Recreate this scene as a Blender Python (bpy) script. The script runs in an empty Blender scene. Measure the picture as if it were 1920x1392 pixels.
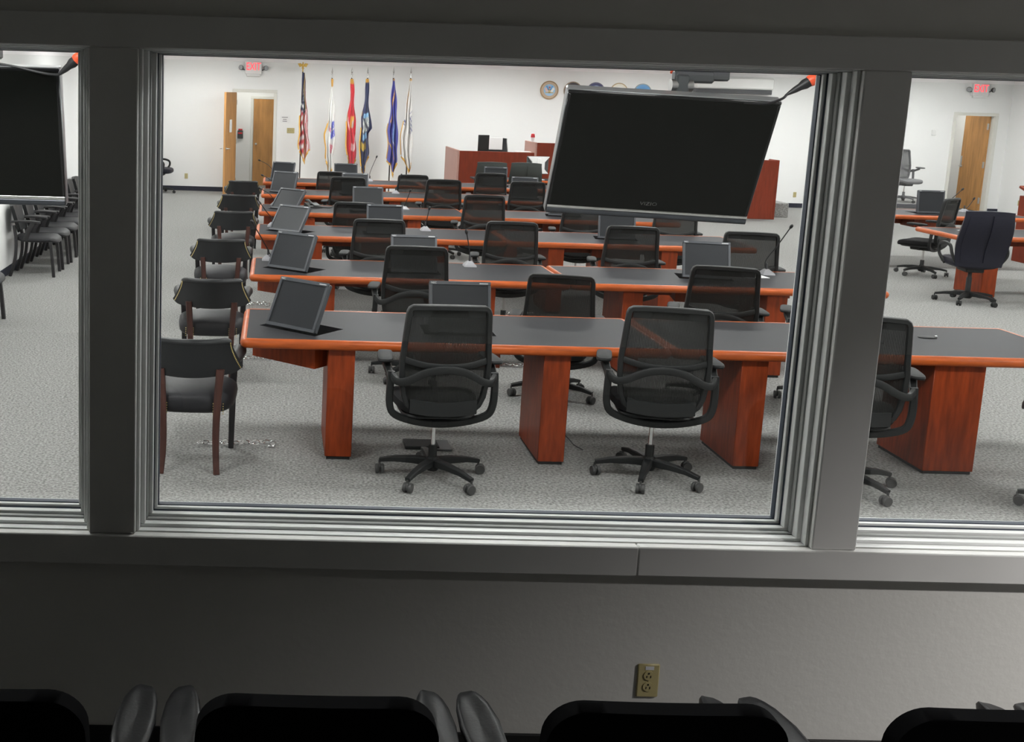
import bpy, math, random
from math import sin, cos, pi, radians, atan2, hypot, sqrt
from mathutils import Vector, Matrix
from mathutils.geometry import tessellate_polygon

random.seed(7)
SC = bpy.context.scene
COL = SC.collection

# ------------------------------------------------------------------ camera
F_PX, PPX, PPY = 2094.0, 543.5, 520.8
PITCH, ROLL, YAW, CAM_H = .16612, .02986, .01717, 2.25
cam_d = bpy.data.cameras.new('camera')
cam = bpy.data.objects.new('camera', cam_d)
COL.objects.link(cam)
cam_d.sensor_fit = 'HORIZONTAL'
cam_d.sensor_width = 36
cam_d.lens = F_PX / 1920 * 36
cam_d.shift_x = .5 - PPX / 1920
cam_d.shift_y = (PPY - 696) / 1920
cam_d.clip_start = .05
Ry = Matrix(((cos(YAW), -sin(YAW), 0), (sin(YAW), cos(YAW), 0), (0, 0, 1)))
Mp = Matrix(((1, 0, 0), (0, -sin(PITCH), -cos(PITCH)), (0, cos(PITCH), -sin(PITCH))))
Rr = Matrix(((cos(ROLL), -sin(ROLL), 0), (sin(ROLL), cos(ROLL), 0), (0, 0, 1)))
W = Rr @ Mp @ Ry
cam.matrix_world = Matrix(((W[0][0], -W[1][0], -W[2][0], 0), (W[0][1], -W[1][1], -W[2][1], 0),
                           (W[0][2], -W[1][2], -W[2][2], CAM_H), (0, 0, 0, 1)))
SC.camera = cam

# ------------------------------------------------------------------ world, light levels, exposure
wd = bpy.data.worlds.new('world'); SC.world = wd
wd.use_nodes = True
wd.node_tree.nodes['Background'].inputs[0].default_value = (1, 1, 1, 1)
wd.node_tree.nodes['Background'].inputs[1].default_value = .0
COURT_LIGHT = 32.0        # emission of the court ceiling troffers
HALL_LIGHT = 24.0
GALLERY_CAN = 1150.0       # watts of the gallery downlight right of the view
SC.view_settings.view_transform = 'Standard'
SC.view_settings.look = 'None'
SC.view_settings.gamma = 1
SC.view_settings.use_curve_mapping = False
SC.view_settings.exposure = 0.0

# ------------------------------------------------------------------ mesh builder
def rot(ax, a): return Matrix.Rotation(a, 4, ax)
def T(x, y, z): return Matrix.Translation((x, y, z))

class MB:
    def __init__(s): s.v = []; s.f = []
    def add(s, vs, fs, M=None):
        o = len(s.v)
        if M is not None: vs = [tuple(M @ Vector(p)) for p in vs]
        s.v += [tuple(p) for p in vs]
        s.f += [tuple(i + o for i in f) for f in fs]
        return s
    def box(s, c, d, b=0.0, M=None):
        x, y, z = d[0] / 2, d[1] / 2, d[2] / 2
        b = min(b, x * .98, y * .98, z * .98)
        Tm = T(*c)
        if M is not None: Tm = Tm @ M
        if b <= 0:
            vs = [(i * x, j * y, k * z) for i in (-1, 1) for j in (-1, 1) for k in (-1, 1)]
            return s.add(vs, [(0, 1, 3, 2), (4, 6, 7, 5), (0, 4, 5, 1), (2, 3, 7, 6), (0, 2, 6, 4), (1, 5, 7, 3)], Tm)
        vs = []; ix = {}
        for i in (-1, 1):
            for j in (-1, 1):
                for k in (-1, 1):
                    ix[i, j, k] = len(vs)
                    vs += [(i * x, j * (y - b), k * (z - b)), (i * (x - b), j * y, k * (z - b)), (i * (x - b), j * (y - b), k * z)]
        fs = []
        q = [(-1, -1), (1, -1), (1, 1), (-1, 1)]
        for i in (-1, 1):
            fs.append([ix[i, a, c_] for a, c_ in q]); fs.append([ix[a, i, c_] + 1 for a, c_ in q]); fs.append([ix[a, c_, i] + 2 for a, c_ in q])
        for j, k in q:
            fs.append((ix[-1, j, k] + 1, ix[1, j, k] + 1, ix[1, j, k] + 2, ix[-1, j, k] + 2))
            fs.append((ix[j, -1, k] + 0, ix[j, 1, k] + 0, ix[j, 1, k] + 2, ix[j, -1, k] + 2))
            fs.append((ix[j, k, -1] + 0, ix[j, k, 1] + 0, ix[j, k, 1] + 1, ix[j, k, -1] + 1))
        for key, a in ix.items(): fs.append((a, a + 1, a + 2))
        return s.add(vs, fs, Tm)
    def tube(s, pts, r, n=8, ab=None, up=None, closed=False, square=False, M=None):
        """sweep; r radius or list; ab=(a,b) half sizes of the section (list allowed) ; up fixes the b axis"""
        P = [Vector(p) for p in pts]; m = len(P)
        vs = []; fs = []; nr = None
        for i in range(m):
            if closed: t = P[(i + 1) % m] - P[i - 1]
            else: t = P[min(i + 1, m - 1)] - P[max(i - 1, 0)]
            t.normalize()
            if up is not None:
                b = Vector(up) - t * t.dot(Vector(up))
                if b.length < 1e-4: b = Vector((1, 0, 0)) - t * t.x
                b.normalize(); a = b.cross(t)
            else:
                if nr is None:
                    h = Vector((0, 0, 1)) if abs(t.z) < .9 else Vector((1, 0, 0))
                    nr = h - t * t.dot(h)
                else: nr = nr - t * t.dot(nr)
                nr.normalize(); b = nr; a = b.cross(t)
            if ab is not None: ra, rb = ab[i] if isinstance(ab, list) else ab
            else: ra = rb = r[i] if isinstance(r, (list, tuple)) else r
            if square:
                e = .3
                sec = [(1, -1 + e), (1, 1 - e), (1 - e, 1), (-1 + e, 1), (-1, 1 - e), (-1, -1 + e), (-1 + e, -1), (1 - e, -1)]
            else: sec = [(cos(2 * pi * k / n), sin(2 * pi * k / n)) for k in range(n)]
            for ca, cb in sec: vs.append(tuple(P[i] + a * ca * ra + b * cb * rb))
        N = 8 if square else n
        for i in range(m if closed else m - 1):
            j = (i + 1) % m
            for k in range(N):
                fs.append((i * N + k, i * N + (k + 1) % N, j * N + (k + 1) % N, j * N + k))
        if not closed:
            fs.append(tuple(range(N - 1, -1, -1))); fs.append(tuple((m - 1) * N + k for k in range(N)))
        return s.add(vs, fs, M)
    def lathe(s, prof, n=16, M=None):
        vs = []; fs = []
        for r, z in prof: vs += [(r * cos(2 * pi * k / n), r * sin(2 * pi * k / n), z) for k in range(n)]
        for i in range(len(prof) - 1):
            for k in range(n): fs.append((i * n + k, i * n + (k + 1) % n, (i + 1) * n + (k + 1) % n, (i + 1) * n + k))
        fs.append(tuple(range(n - 1, -1, -1))); fs.append(tuple((len(prof) - 1) * n + k for k in range(n)))
        return s.add(vs, fs, M)
    def prism(s, pts, h0, h1, M=None):
        n = len(pts)
        vs = [(x, y, h0) for x, y in pts] + [(x, y, h1) for x, y in pts]
        fs = [tuple(range(n - 1, -1, -1)), tuple(range(n, 2 * n))] + [(k, (k + 1) % n, n + (k + 1) % n, n + k) for k in range(n)]
        return s.add(vs, fs, M)
    def sheet(s, fn, nu, nv, th, M=None, dirn=None):
        g = [[Vector(fn(i / nu, j / nv)) for j in range(nv + 1)] for i in range(nu + 1)]
        top = []; bot = []
        for i in range(nu + 1):
            for j in range(nv + 1):
                du = g[min(i + 1, nu)][j] - g[max(i - 1, 0)][j]; dv = g[i][min(j + 1, nv)] - g[i][max(j - 1, 0)]
                nn = du.cross(dv)
                if dirn: nn = Vector(dirn)
                elif nn.length > 1e-9: nn.normalize()
                top.append(g[i][j] + nn * th / 2); bot.append(g[i][j] - nn * th / 2)
        N = len(top); w = nv + 1; fs = []
        for i in range(nu):
            for j in range(nv):
                a, b, c, d = i * w + j, (i + 1) * w + j, (i + 1) * w + j + 1, i * w + j + 1
                fs.append((a, b, c, d)); fs.append((N + d, N + c, N + b, N + a))
        for i in range(nu):
            a, b = i * w, (i + 1) * w; fs.append((a, N + a, N + b, b))
            a, b = i * w + nv, (i + 1) * w + nv; fs.append((b, N + b, N + a, a))
        for j in range(nv):
            a, b = j, j + 1; fs.append((b, N + b, N + a, a))
            a, b = nu * w + j, nu * w + j + 1; fs.append((a, N + a, N + b, b))
        return s.add([tuple(p) for p in top + bot], fs, M)
    def pad(s, c, d, e=.4, e2=None, nu=20, nv=10, M=None, fn=None):
        """super-ellipsoid cushion; d full sizes"""
        e2 = e if e2 is None else e2
        def pw(x, k): return math.copysign(abs(x) ** k, x)
        vs = []; fs = []
        for j in range(nv + 1):
            ph = -pi / 2 + pi * j / nv
            for i in range(nu):
                th = 2 * pi * i / nu
                p = (pw(cos(ph), e2) * pw(cos(th), e) * d[0] / 2, pw(cos(ph), e2) * pw(sin(th), e) * d[1] / 2, pw(sin(ph), e2) * d[2] / 2)
                if fn: p = fn(p)
                vs.append(p)
        for j in range(nv):
            for i in range(nu):
                fs.append((j * nu + i, j * nu + (i + 1) % nu, (j + 1) * nu + (i + 1) % nu, (j + 1) * nu + i))
        Tm = T(*c)
        if M is not None: Tm = Tm @ M
        return s.add(vs, fs, Tm)
    def torus(s, R, r, sx=1, n=14, m=6, M=None):
        pts = [(R * cos(2 * pi * k / n) * sx, R * sin(2 * pi * k / n), 0) for k in range(n)]
        return s.tube(pts, r, n=m, closed=True, up=(0, 0, 1), M=M)

def spline(pts, k=6):
    P = [Vector(p) for p in pts]; out = []
    for i in range(len(P) - 1):
        a, b, c, d = P[max(i - 1, 0)], P[i], P[i + 1], P[min(i + 2, len(P) - 1)]
        for j in range(k):
            t = j / k
            out.append(.5 * ((2 * b) + (c - a) * t + (2 * a - 5 * b + 4 * c - d) * t * t + (3 * b - a - 3 * c + d) * t ** 3))
    out.append(P[-1])
    return out

def lerp_table(tab, x):
    """tab sorted by first value (descending or ascending)"""
    if tab[0][0] > tab[-1][0]: tab = tab[::-1]
    if x <= tab[0][0]: return tab[0][1:]
    for a, b in zip(tab, tab[1:]):
        if x <= b[0]:
            t = (x - a[0]) / (b[0] - a[0]); return tuple(p + (q - p) * t for p, q in zip(a[1:], b[1:]))
    return tab[-1][1:]

# ------------------------------------------------------------------ materials
MATS = {}
def mat(name, col, rough=.5, metal=0.0, spec=.5, emit=None, es=0.0, coat=0.0, noise=None, bump=None):
    """noise=(scale, amount, stretch xyz) varies the colour; bump=(scale, strength)"""
    m = bpy.data.materials.new(name); m.use_nodes = True; nt = m.node_tree
    b = nt.nodes['Principled BSDF']
    b.inputs['Base Color'].default_value = (*col, 1); b.inputs['Roughness'].default_value = rough
    b.inputs['Metallic'].default_value = metal; b.inputs['Specular IOR Level'].default_value = spec
    b.inputs['Coat Weight'].default_value = coat; b.inputs['Coat Roughness'].default_value = .12
    if emit: b.inputs['Emission Color'].default_value = (*emit, 1); b.inputs['Emission Strength'].default_value = es
    if noise or bump: tc = nt.nodes.new('ShaderNodeTexCoord')
    if noise:
        mp = nt.nodes.new('ShaderNodeMapping'); nt.links.new(tc.outputs['Object'], mp.inputs[0])
        mp.inputs['Scale'].default_value = noise[2] if len(noise) > 2 else (1, 1, 1)
        nz = nt.nodes.new('ShaderNodeTexNoise'); nz.inputs['Scale'].default_value = noise[0]; nz.inputs['Detail'].default_value = 4
        nt.links.new(mp.outputs[0], nz.inputs['Vector'])
        rp = nt.nodes.new('ShaderNodeValToRGB'); a = noise[1]
        rp.color_ramp.elements[0].position = .3; rp.color_ramp.elements[1].position = .7
        rp.color_ramp.elements[0].color = (*[c * (1 - a) for c in col], 1); rp.color_ramp.elements[1].color = (*[min(1, c * (1 + a)) for c in col], 1)
        nt.links.new(nz.outputs['Fac'], rp.inputs[0]); nt.links.new(rp.outputs[0], b.inputs['Base Color'])
    if bump:
        nb = nt.nodes.new('ShaderNodeTexNoise'); nb.inputs['Scale'].default_value = bump[0]; nb.inputs['Detail'].default_value = 3
        nt.links.new(tc.outputs['Object'], nb.inputs['Vector'])
        bp = nt.nodes.new('ShaderNodeBump'); bp.inputs['Strength'].default_value = bump[1]; bp.inputs['Distance'].default_value = .01
        nt.links.new(nb.outputs['Fac'], bp.inputs['Height']); nt.links.new(bp.outputs[0], b.inputs['Normal'])
    MATS[name] = m
    return m

mat('carpet', (.285, .283, .275), .95, spec=.1, noise=(62, .5), bump=(150, .8))
mat('court_wall', (.86, .86, .855), .85, spec=.2, bump=(60, .05))
mat('gallery_wall', (.66, .655, .62), .7, spec=.25, bump=(35, .10))
mat('gallery_floor', (.11, .11, .11), .9, noise=(60, .3))
mat('ceiling_tile', (.78, .78, .76), .95, noise=(120, .1))
mat('dark_ceiling', (.45, .45, .43), .95, noise=(120, .1))
mat('casing_paint', (.70, .70, .68), .45, spec=.4, noise=(3, .04))
mat('window_metal', (.78, .79, .78), .35, spec=.5)
mat('gasket', (.02, .03, .05), .5)
mat('track_shade', (.38, .39, .38), .45)  # frame metal darkened, shade between the frame steps put into the colour
mat('cove_base', (.012, .014, .03), .5)
mat('black_cove', (.006, .006, .006), .7)
mat('laminate', (.030, .030, .034), .5, spec=.12, noise=(25, .06))
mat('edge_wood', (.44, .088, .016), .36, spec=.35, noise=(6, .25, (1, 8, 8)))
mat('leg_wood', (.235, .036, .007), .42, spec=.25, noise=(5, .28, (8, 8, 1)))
mat('bench_wood', (.20, .034, .016), .6, spec=.15, noise=(4, .2, (8, 8, 1)))
mat('bench_end', (.42, .23, .19), .45, spec=.4, noise=(4, .1, (8, 8, 1)))
mat('door_oak', (.50, .25, .085), .45, spec=.4, noise=(3, .2, (6, 6, .7)))
mat('door_frame', (.72, .71, .66), .5)
mat('well_black', (.004, .004, .004), .8)
mat('vinyl', (.012, .013, .0145), .45, spec=.35, bump=(160, .12))
mat('vinyl_seat', (.017, .017, .02), .5, spec=.3, bump=(160, .1))
mat('dark_wood', (.055, .018, .013), .4, spec=.5, noise=(6, .3, (8, 8, 1)))
mat('black_wood', (.016, .015, .017), .4, spec=.5)
mat('brass_nail', (.75, .6, .25), .3, metal=1)
mat('plastic', (.013, .014, .0145), .5, spec=.3)
mat('plastic_grey', (.06, .064, .066), .45, spec=.5)
mat('arm_rubber', (.014, .015, .016), .6, spec=.25)
mat('glare_plastic', (.13, .13, .135), .6)  # chair plastic lightened, window reflection put into its colour
mat('caster_grey', (.05, .05, .05), .5)
mat('seat_fabric', (.010, .010, .011), .9, spec=.2, noise=(300, .4))
mat('grey_fabric', (.055, .062, .058), .9, spec=.2, noise=(200, .2))
mat('leather', (.007, .007, .016), .5, spec=.3, bump=(120, .15))
mat('chrome', (.75, .75, .75), .18, metal=1)
mat('steel', (.55, .55, .55), .3, metal=1)
mat('bezel', (.065, .070, .080), .45, spec=.4)
mat('lcd', (.022, .024, .028), .45, spec=.22)
mat('print_white', (.75, .76, .78), .6)
mat('tv_silver', (.36, .37, .385), .28, metal=.75)
mat('tv_screen', (.002, .0024, .002), .22, spec=.2)
mat('tv_gloss', (.006, .006, .007), .15, spec=.4)
mat('tv_bar', (.05, .055, .065), .25, metal=.4)
mat('tv_logo', (.06, .06, .06), .4)
mat('tv_mount', (.07, .075, .08), .45, metal=.3)
mat('mic_silver', (.34, .34, .36), .4, metal=.2)
mat('black_rubber', (.012, .012, .014), .5)
mat('orange_plug', (.75, .09, .03), .4)
mat('white_plastic', (.78, .78, .77), .45)
mat('ivory', (.50, .43, .21), .45)
mat('ivory_dark', (.30, .26, .12), .5)
mat('slot_black', (.01, .01, .01), .6)
mat('exit_red', (.8, .05, .06), .5, emit=(1, .05, .08), es=1.7)
mat('lamp_lens', (.35, .36, .37), .2)
mat('gold', (.65, .42, .10), .35, metal=.7)
mat('pole_dark', (.03, .018, .015), .4)
mat('fringe_gold', (.72, .40, .08), .8)
mat('paper', (.82, .82, .82), .8)
mat('red_plastic', (.65, .03, .04), .4)
mat('grey_vent', (.09, .09, .10), .5)
mat('gallery_vinyl', (.0025, .0025, .003), .95, spec=.05)
mat('gallery_arm', (.006, .006, .007), .38, spec=.17, bump=(90, .05))
mat('troffer_frame', (.8, .8, .8), .5)
mat('troffer_glow', (.9, .9, .9), .5, emit=(1, .992, .985), es=COURT_LIGHT)
mat('hall_glow', (.9, .9, .9), .5, emit=(1, .97, .92), es=HALL_LIGHT)
mat('can_glow', (.9, .9, .9), .5, emit=(1, .95, .92), es=60)

def glass_mat():
    m = bpy.data.materials.new('pane_glass'); m.use_nodes = True; nt = m.node_tree; nt.nodes.clear()
    o = nt.nodes.new('ShaderNodeOutputMaterial'); mx = nt.nodes.new('ShaderNodeMixShader')
    tr = nt.nodes.new('ShaderNodeBsdfTransparent'); tr.inputs[0].default_value = (.96, .975, .965, 1)
    gl = nt.nodes.new('ShaderNodeBsdfGlossy'); gl.inputs['Roughness'].default_value = .01
    lw = nt.nodes.new('ShaderNodeLayerWeight'); lw.inputs[0].default_value = .5
    pw = nt.nodes.new('ShaderNodeMath'); pw.operation = 'POWER'; pw.inputs[1].default_value = 4
    ma = nt.nodes.new('ShaderNodeMath'); ma.operation = 'MULTIPLY_ADD'; ma.inputs[1].default_value = .7; ma.inputs[2].default_value = .04
    nt.links.new(lw.outputs['Facing'], pw.inputs[0]); nt.links.new(pw.outputs[0], ma.inputs[0]); nt.links.new(ma.outputs[0], mx.inputs[0])
    nt.links.new(tr.outputs[0], mx.inputs[1]); nt.links.new(gl.outputs[0], mx.inputs[2]); nt.links.new(mx.outputs[0], o.inputs[0])
    MATS['pane_glass'] = m
glass_mat()
def mesh_mat(name, col, lo, hi):
    m = bpy.data.materials.new(name); m.use_nodes = True; nt = m.node_tree; b = nt.nodes['Principled BSDF']
    b.inputs['Base Color'].default_value = (*col, 1); b.inputs['Roughness'].default_value = .75; b.inputs['Specular IOR Level'].default_value = .3
    o = nt.nodes['Material Output']; mx = nt.nodes.new('ShaderNodeMixShader'); tr = nt.nodes.new('ShaderNodeBsdfTransparent')
    tc = nt.nodes.new('ShaderNodeTexCoord'); wv = nt.nodes.new('ShaderNodeTexWave'); wv.bands_direction = 'X'; wv.inputs['Scale'].default_value = 38
    mr = nt.nodes.new('ShaderNodeMapRange'); mr.inputs['To Min'].default_value = lo; mr.inputs['To Max'].default_value = hi
    nt.links.new(tc.outputs['Object'], wv.inputs[0]); nt.links.new(wv.outputs['Fac'], mr.inputs[0]); nt.links.new(mr.outputs[0], mx.inputs[0])
    nt.links.new(tr.outputs[0], mx.inputs[1]); nt.links.new(b.outputs[0], mx.inputs[2]); nt.links.new(mx.outputs[0], o.inputs[0])
    MATS[name] = m
mesh_mat('chair_mesh', (.014, .015, .014), .52, .92)
mesh_mat('glare_mesh', (.16, .16, .165), .45, .85)  # chair mesh paled to carry the reflection in the window
def attr_mat(name):
    m = bpy.data.materials.new(name); m.use_nodes = True; nt = m.node_tree; b = nt.nodes['Principled BSDF']
    at = nt.nodes.new('ShaderNodeAttribute'); at.attribute_name = 'dye'
    b.inputs['Roughness'].default_value = .7; b.inputs['Sheen Weight'].default_value = .2
    nt.links.new(at.outputs['Color'], b.inputs['Base Color']); MATS[name] = m
attr_mat('flag_cloth')

# ------------------------------------------------------------------ object helpers
def obj(name, mb, m, parent=None, M=None, sharp=38, smooth=True):
    me = bpy.data.meshes.new(name); me.from_pydata(mb.v, [], mb.f); me.update()
    import bmesh
    bm = bmesh.new(); bm.from_mesh(me); bmesh.ops.recalc_face_normals(bm, faces=bm.faces); bm.to_mesh(me); bm.free()
    if smooth:
        me.polygons.foreach_set('use_smooth', [True] * len(me.polygons)); me.set_sharp_from_angle(angle=radians(sharp))
    if m: me.materials.append(MATS[m])
    o = bpy.data.objects.new(name, me); COL.objects.link(o)
    if parent: o.parent = parent
    if M is not None: o.matrix_basis = M
    return o
def tag(o, label=None, cat=None, group=None, kind=None):
    if label: o['label'] = label
    if cat: o['category'] = cat
    if group: o['group'] = group
    if kind: o['kind'] = kind
    return o
def thing(name, label, cat, loc=(0, 0, 0), rz=0, group=None, M=None):
    o = bpy.data.objects.new(name, None); COL.objects.link(o); o.empty_display_size = .1
    if M is not None: o.matrix_basis = M
    else: o.location = loc; o.rotation_euler = (0, 0, rz)
    return tag(o, label, cat, group)
def struct(name, mb, m, parent=None, **k):
    o = obj(name, mb, m, parent, **k)
    if parent is None: o['kind'] = 'structure'
    return o
def copy_tree(o, parent=None):
    c = o.copy(); COL.objects.link(c)
    if parent: c.parent = parent
    for ch in list(o.children): copy_tree(ch, c)
    return c
def place(root, loc, rz, label, group=None):
    root.location = loc; root.rotation_euler = (0, 0, rz); root['label'] = label
    if group: root['group'] = group
    return root
def text(name, body, size, m, parent, M, extrude=.001):
    cu = bpy.data.curves.new(name, 'FONT'); cu.body = body; cu.size = size; cu.extrude = extrude
    cu.align_x = 'CENTER'; cu.align_y = 'CENTER'; cu.resolution_u = 2
    t = bpy.data.objects.new(name + '_tmp', cu); COL.objects.link(t)
    dg = bpy.context.evaluated_depsgraph_get()
    me = bpy.data.meshes.new_from_object(t.evaluated_get(dg)); bpy.data.objects.remove(t)
    me.materials.clear(); me.materials.append(MATS[m])
    o = bpy.data.objects.new(name, me); COL.objects.link(o); o.parent = parent; o.matrix_basis = M
    return o
FACE = rot('X', pi / 2)          # text / disc lying in XY -> standing, facing -Y

# ================================================================== THE SETTING
YW0, YW1 = 3.37, 3.57            # window wall
ZS, ZH = .853, 2.36              # window opening between sill and head
WX = [(-2.71, -.553), (-.407, 1.746), (1.889, 4.04)]
FAR, CEIL = 24.7, 3.05
LW, RW_ = -3.12, 16.2
GX0, GX1, GY0 = -5.5, 8.0, -3.0

# floors and ceilings
struct('floor', MB().box(((LW + RW_) / 2, (YW0 + FAR + .15) / 2, -.05), (RW_ - LW + .4, FAR + .15 - YW0, .1)), 'carpet', smooth=False)
struct('floor_gallery', MB().box(((GX0 + GX1) / 2, (GY0 + YW0) / 2, -.05), (GX1 - GX0, YW0 - GY0, .1)), 'gallery_floor', smooth=False)
struct('ceiling', MB().box(((LW + RW_) / 2, (YW1 + FAR + .15) / 2, CEIL + .05), (RW_ - LW + .4, FAR + .15 - YW1, .1)), 'ceiling_tile', smooth=False)
struct('ceiling_gallery', MB().box(((GX0 + GX1) / 2, (GY0 + YW1) / 2, 3.15), (GX1 - GX0, YW1 - GY0, .1)), 'dark_ceiling', smooth=False)
# window wall (one wall, three openings)
m = MB(); yc = (YW0 + YW1) / 2; th = YW1 - YW0
m.box(((GX0 + RW_ + .2) / 2, yc, ZS / 2), (RW_ + .2 - GX0, th, ZS))
m.box(((GX0 + RW_ + .2) / 2, yc, (ZH + 3.1) / 2), (RW_ + .2 - GX0, th, 3.1 - ZH))
for a, b in [(GX0, WX[0][0]), (WX[0][1], WX[1][0]), (WX[1][1], WX[2][0]), (WX[2][1], RW_ + .2)]:
    m.box(((a + b) / 2, yc, (ZS + ZH) / 2), (b - a, th, ZH - ZS))
struct('wall_front', m, 'gallery_wall', smooth=False)
# gallery shell
struct('wall_gallery_left', MB().box((GX0 - .05, (GY0 + YW0) / 2, 1.55), (.1, YW0 - GY0, 3.1)), 'gallery_wall', smooth=False)
struct('wall_gallery_right', MB().box((GX1 + .05, (GY0 + YW0) / 2, 1.55), (.1, YW0 - GY0, 3.1)), 'gallery_wall', smooth=False)
struct('wall_gallery_back', MB().box(((GX0 + GX1) / 2, GY0 - .05, 1.55), (GX1 - GX0, .1, 3.1)), 'gallery_wall', smooth=False)
struct('baseboard_gallery', MB().box(((GX0 + GX1) / 2, YW0 - .006, .0925), (GX1 - GX0, .012, .185), .003), 'black_cove')
# court shell
struct('wall_left', MB().box((LW - .075, (YW1 + FAR) / 2, CEIL / 2), (.15, FAR - YW1, CEIL)), 'court_wall', smooth=False)
struct('wall_right', MB().box((RW_ + .075, (YW1 + FAR) / 2, CEIL / 2), (.15, FAR - YW1, CEIL)), 'court_wall', smooth=False)
D1 = (-.90, -.02, 2.20)          # left door opening x0,x1,height
D2 = (15.0, 15.9, 2.16)
m = MB()
for a, b in [(LW - .15, D1[0]), (D1[1], D2[0]), (D2[1], RW_ + .15)]:
    m.box(((a + b) / 2, FAR + .075, CEIL / 2), (b - a, .15, CEIL))
for d in (D1, D2): m.box(((d[0] + d[1]) / 2, FAR + .075, (d[2] + CEIL) / 2), (d[1] - d[0], .15, CEIL - d[2]))
struct('wall_far', m, 'court_wall', smooth=False)
m = MB()
for a, b in [(LW, D1[0] - .07), (D1[1] + .07, D2[0] - .07), (D2[1] + .07, RW_)]:
    m.box(((a + b) / 2, FAR - .006, .05), (b - a, .012, .1), .003)
struct('baseboard_far', m, 'cove_base')
struct('baseboard_left', MB().box((LW + .006, (YW1 + FAR) / 2, .05), (.012, FAR - YW1, .1), .003), 'cove_base')
# hallways behind the two far doors
for nm, x0, x1, d in [('hall', -2.2, .9, 1.75), ('lobby', 14.4, 16.3, 2.6)]:
    y0 = FAR + .15; y1 = y0 + d
    struct('floor_' + nm, MB().box(((x0 + x1) / 2, (y0 + y1) / 2, -.05), (x1 - x0, d, .1)), 'carpet', smooth=False)
    struct('ceiling_' + nm, MB().box(((x0 + x1) / 2, (y0 + y1) / 2, 2.75), (x1 - x0, d, .1)), 'ceiling_tile', smooth=False)
    m = MB(); m.box((x0 - .05, (y0 + y1) / 2, 1.35), (.1, d, 2.7)); m.box((x1 + .05, (y0 + y1) / 2, 1.35), (.1, d, 2.7)); m.box(((x0 + x1) / 2, y1 + .05, 1.35), (x1 - x0 + .2, .1, 2.7))
    struct('wall_' + nm, m, 'court_wall', smooth=False)
    t = thing('ceiling_light', 'added unseen ceiling light in the %s behind the %s far door' % (('hallway', 'left') if nm == 'hall' else ('lobby', 'right')), 'ceiling light', ((x0 + x1) / 2, (y0 + y1) / 2, 2.66))  # lamp added out of view to brighten the space behind the door
    obj('diffuser', MB().pad((0, 0, 0), (.5, .5, .07), .6), 'hall_glow', t)
    obj('rim', MB().torus(.25, .02, M=T(0, 0, .025)), 'white_plastic', t)
# raised platform of the judge's bench
struct('platform', MB().box((7.0, 23.56, .145), (6.9, 2.26, .29), .01), 'carpet')
struct('platform_side', MB().box((13.0, 23.5, .17), (1.9, 1.9, .34), .01), 'carpet')
struct('platform_edge', MB().box((13.0, 22.54, .3), (1.9, .02, .08), .004), 'grey_vent')

# window casing boards (proud of the gallery wall)
PR = .022
struct('trim_1', MB().box(((GX0 + GX1) / 2, YW0 - PR / 2, ZH + .049), (GX1 - GX0, PR, .098), .003), 'casing_paint')
m = MB(); jx = 1.19
m.box(((GX0 + jx) / 2, YW0 - .035 / 2, ZS - .048), (jx - GX0 - .001, .035, .098), .004)
m.box(((GX1 + jx) / 2, YW0 - .035 / 2, ZS - .048), (GX1 - jx - .001, .035, .098), .004)
struct('trim_2', m, 'casing_paint')
for i, (a, b) in enumerate([(WX[0][1], WX[1][0]), (WX[1][1], WX[2][0]), (WX[0][0] - .146, WX[0][0]), (WX[2][1], WX[2][1] + .146)]):
    struct('trim_%d' % (i + 3), MB().box(((a + b) / 2, YW0 - PR / 2 - .001, (ZS + ZH) / 2 + .0005), (b - a, PR, ZH - ZS - .001), .004), 'casing_paint')

# windows: stepped metal frame, gasket, double pane
def ring(mb, x0, x1, z0, z1, ix, izb, izt, y0, y1, b=.002):
    """rectangular ring between outer (x0..z1) and inner inset"""
    mb.box(((x0 + x1) / 2, (y0 + y1) / 2, z0 + izb / 2), (x1 - x0, y1 - y0, izb), b)
    mb.box(((x0 + x1) / 2, (y0 + y1) / 2, z1 - izt / 2), (x1 - x0, y1 - y0, izt), b)
    mb.box((x0 + ix / 2, (y0 + y1) / 2, (z0 + izb + z1 - izt) / 2), (ix, y1 - y0, z1 - z0 - izb - izt), b)
    mb.box((x1 - ix / 2, (y0 + y1) / 2, (z0 + izb + z1 - izt) / 2), (ix, y1 - y0, z1 - z0 - izb - izt), b)
for i, (a, b) in enumerate(WX):
    w = thing('window_%d' % (i + 1), None, None); w['kind'] = 'structure'
    w.location = ((a + b) / 2, 3.45, ZS)
    ox, oy, oz = -(a + b) / 2, -3.45, -ZS
    def R(ix0, iz0, it0, ix1, iz1, it1, y0, y1):
        mb = MB(); ring(mb, a + ix0 + ox, b - ix0 + ox, ZS + iz0 + oz, ZH - it0 + oz, ix1 - ix0, iz1 - iz0, it1 - it0, y0 + oy, y1 + oy); return mb
    obj('frame_liner', R(.0, .0, .0, .010, .004, .002, 3.372, 3.568), 'window_metal', w)
    obj('outer_frame', R(.008, .003, .0, .024, .014, .005, 3.405, 3.566), 'window_metal', w)
    obj('track', R(.022, .012, .003, .030, .020, .006, 3.435, 3.564), 'track_shade', w)
    obj('sash', R(.026, .015, .004, .043, .029, .009, 3.455, 3.558), 'window_metal', w)
    obj('sash_lip', R(.042, .028, .008, .0455, .0315, .010, 3.480, 3.55), 'gasket', w)
    obj('glazing_bead', R(.044, .030, .009, .055, .040, .0125, 3.487, 3.54), 'window_metal', w)
    obj('glass_gasket', R(.053, .038, .012, .058, .043, .0145, 3.502, 3.53), 'gasket', w)
    obj('pane', MB().box(((a + b) / 2 + ox, 3.516 + oy, (ZS + ZH) / 2 + oz), (b - a - .108, .006, ZH - ZS - .052)), 'pane_glass', w, smooth=False)

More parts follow.
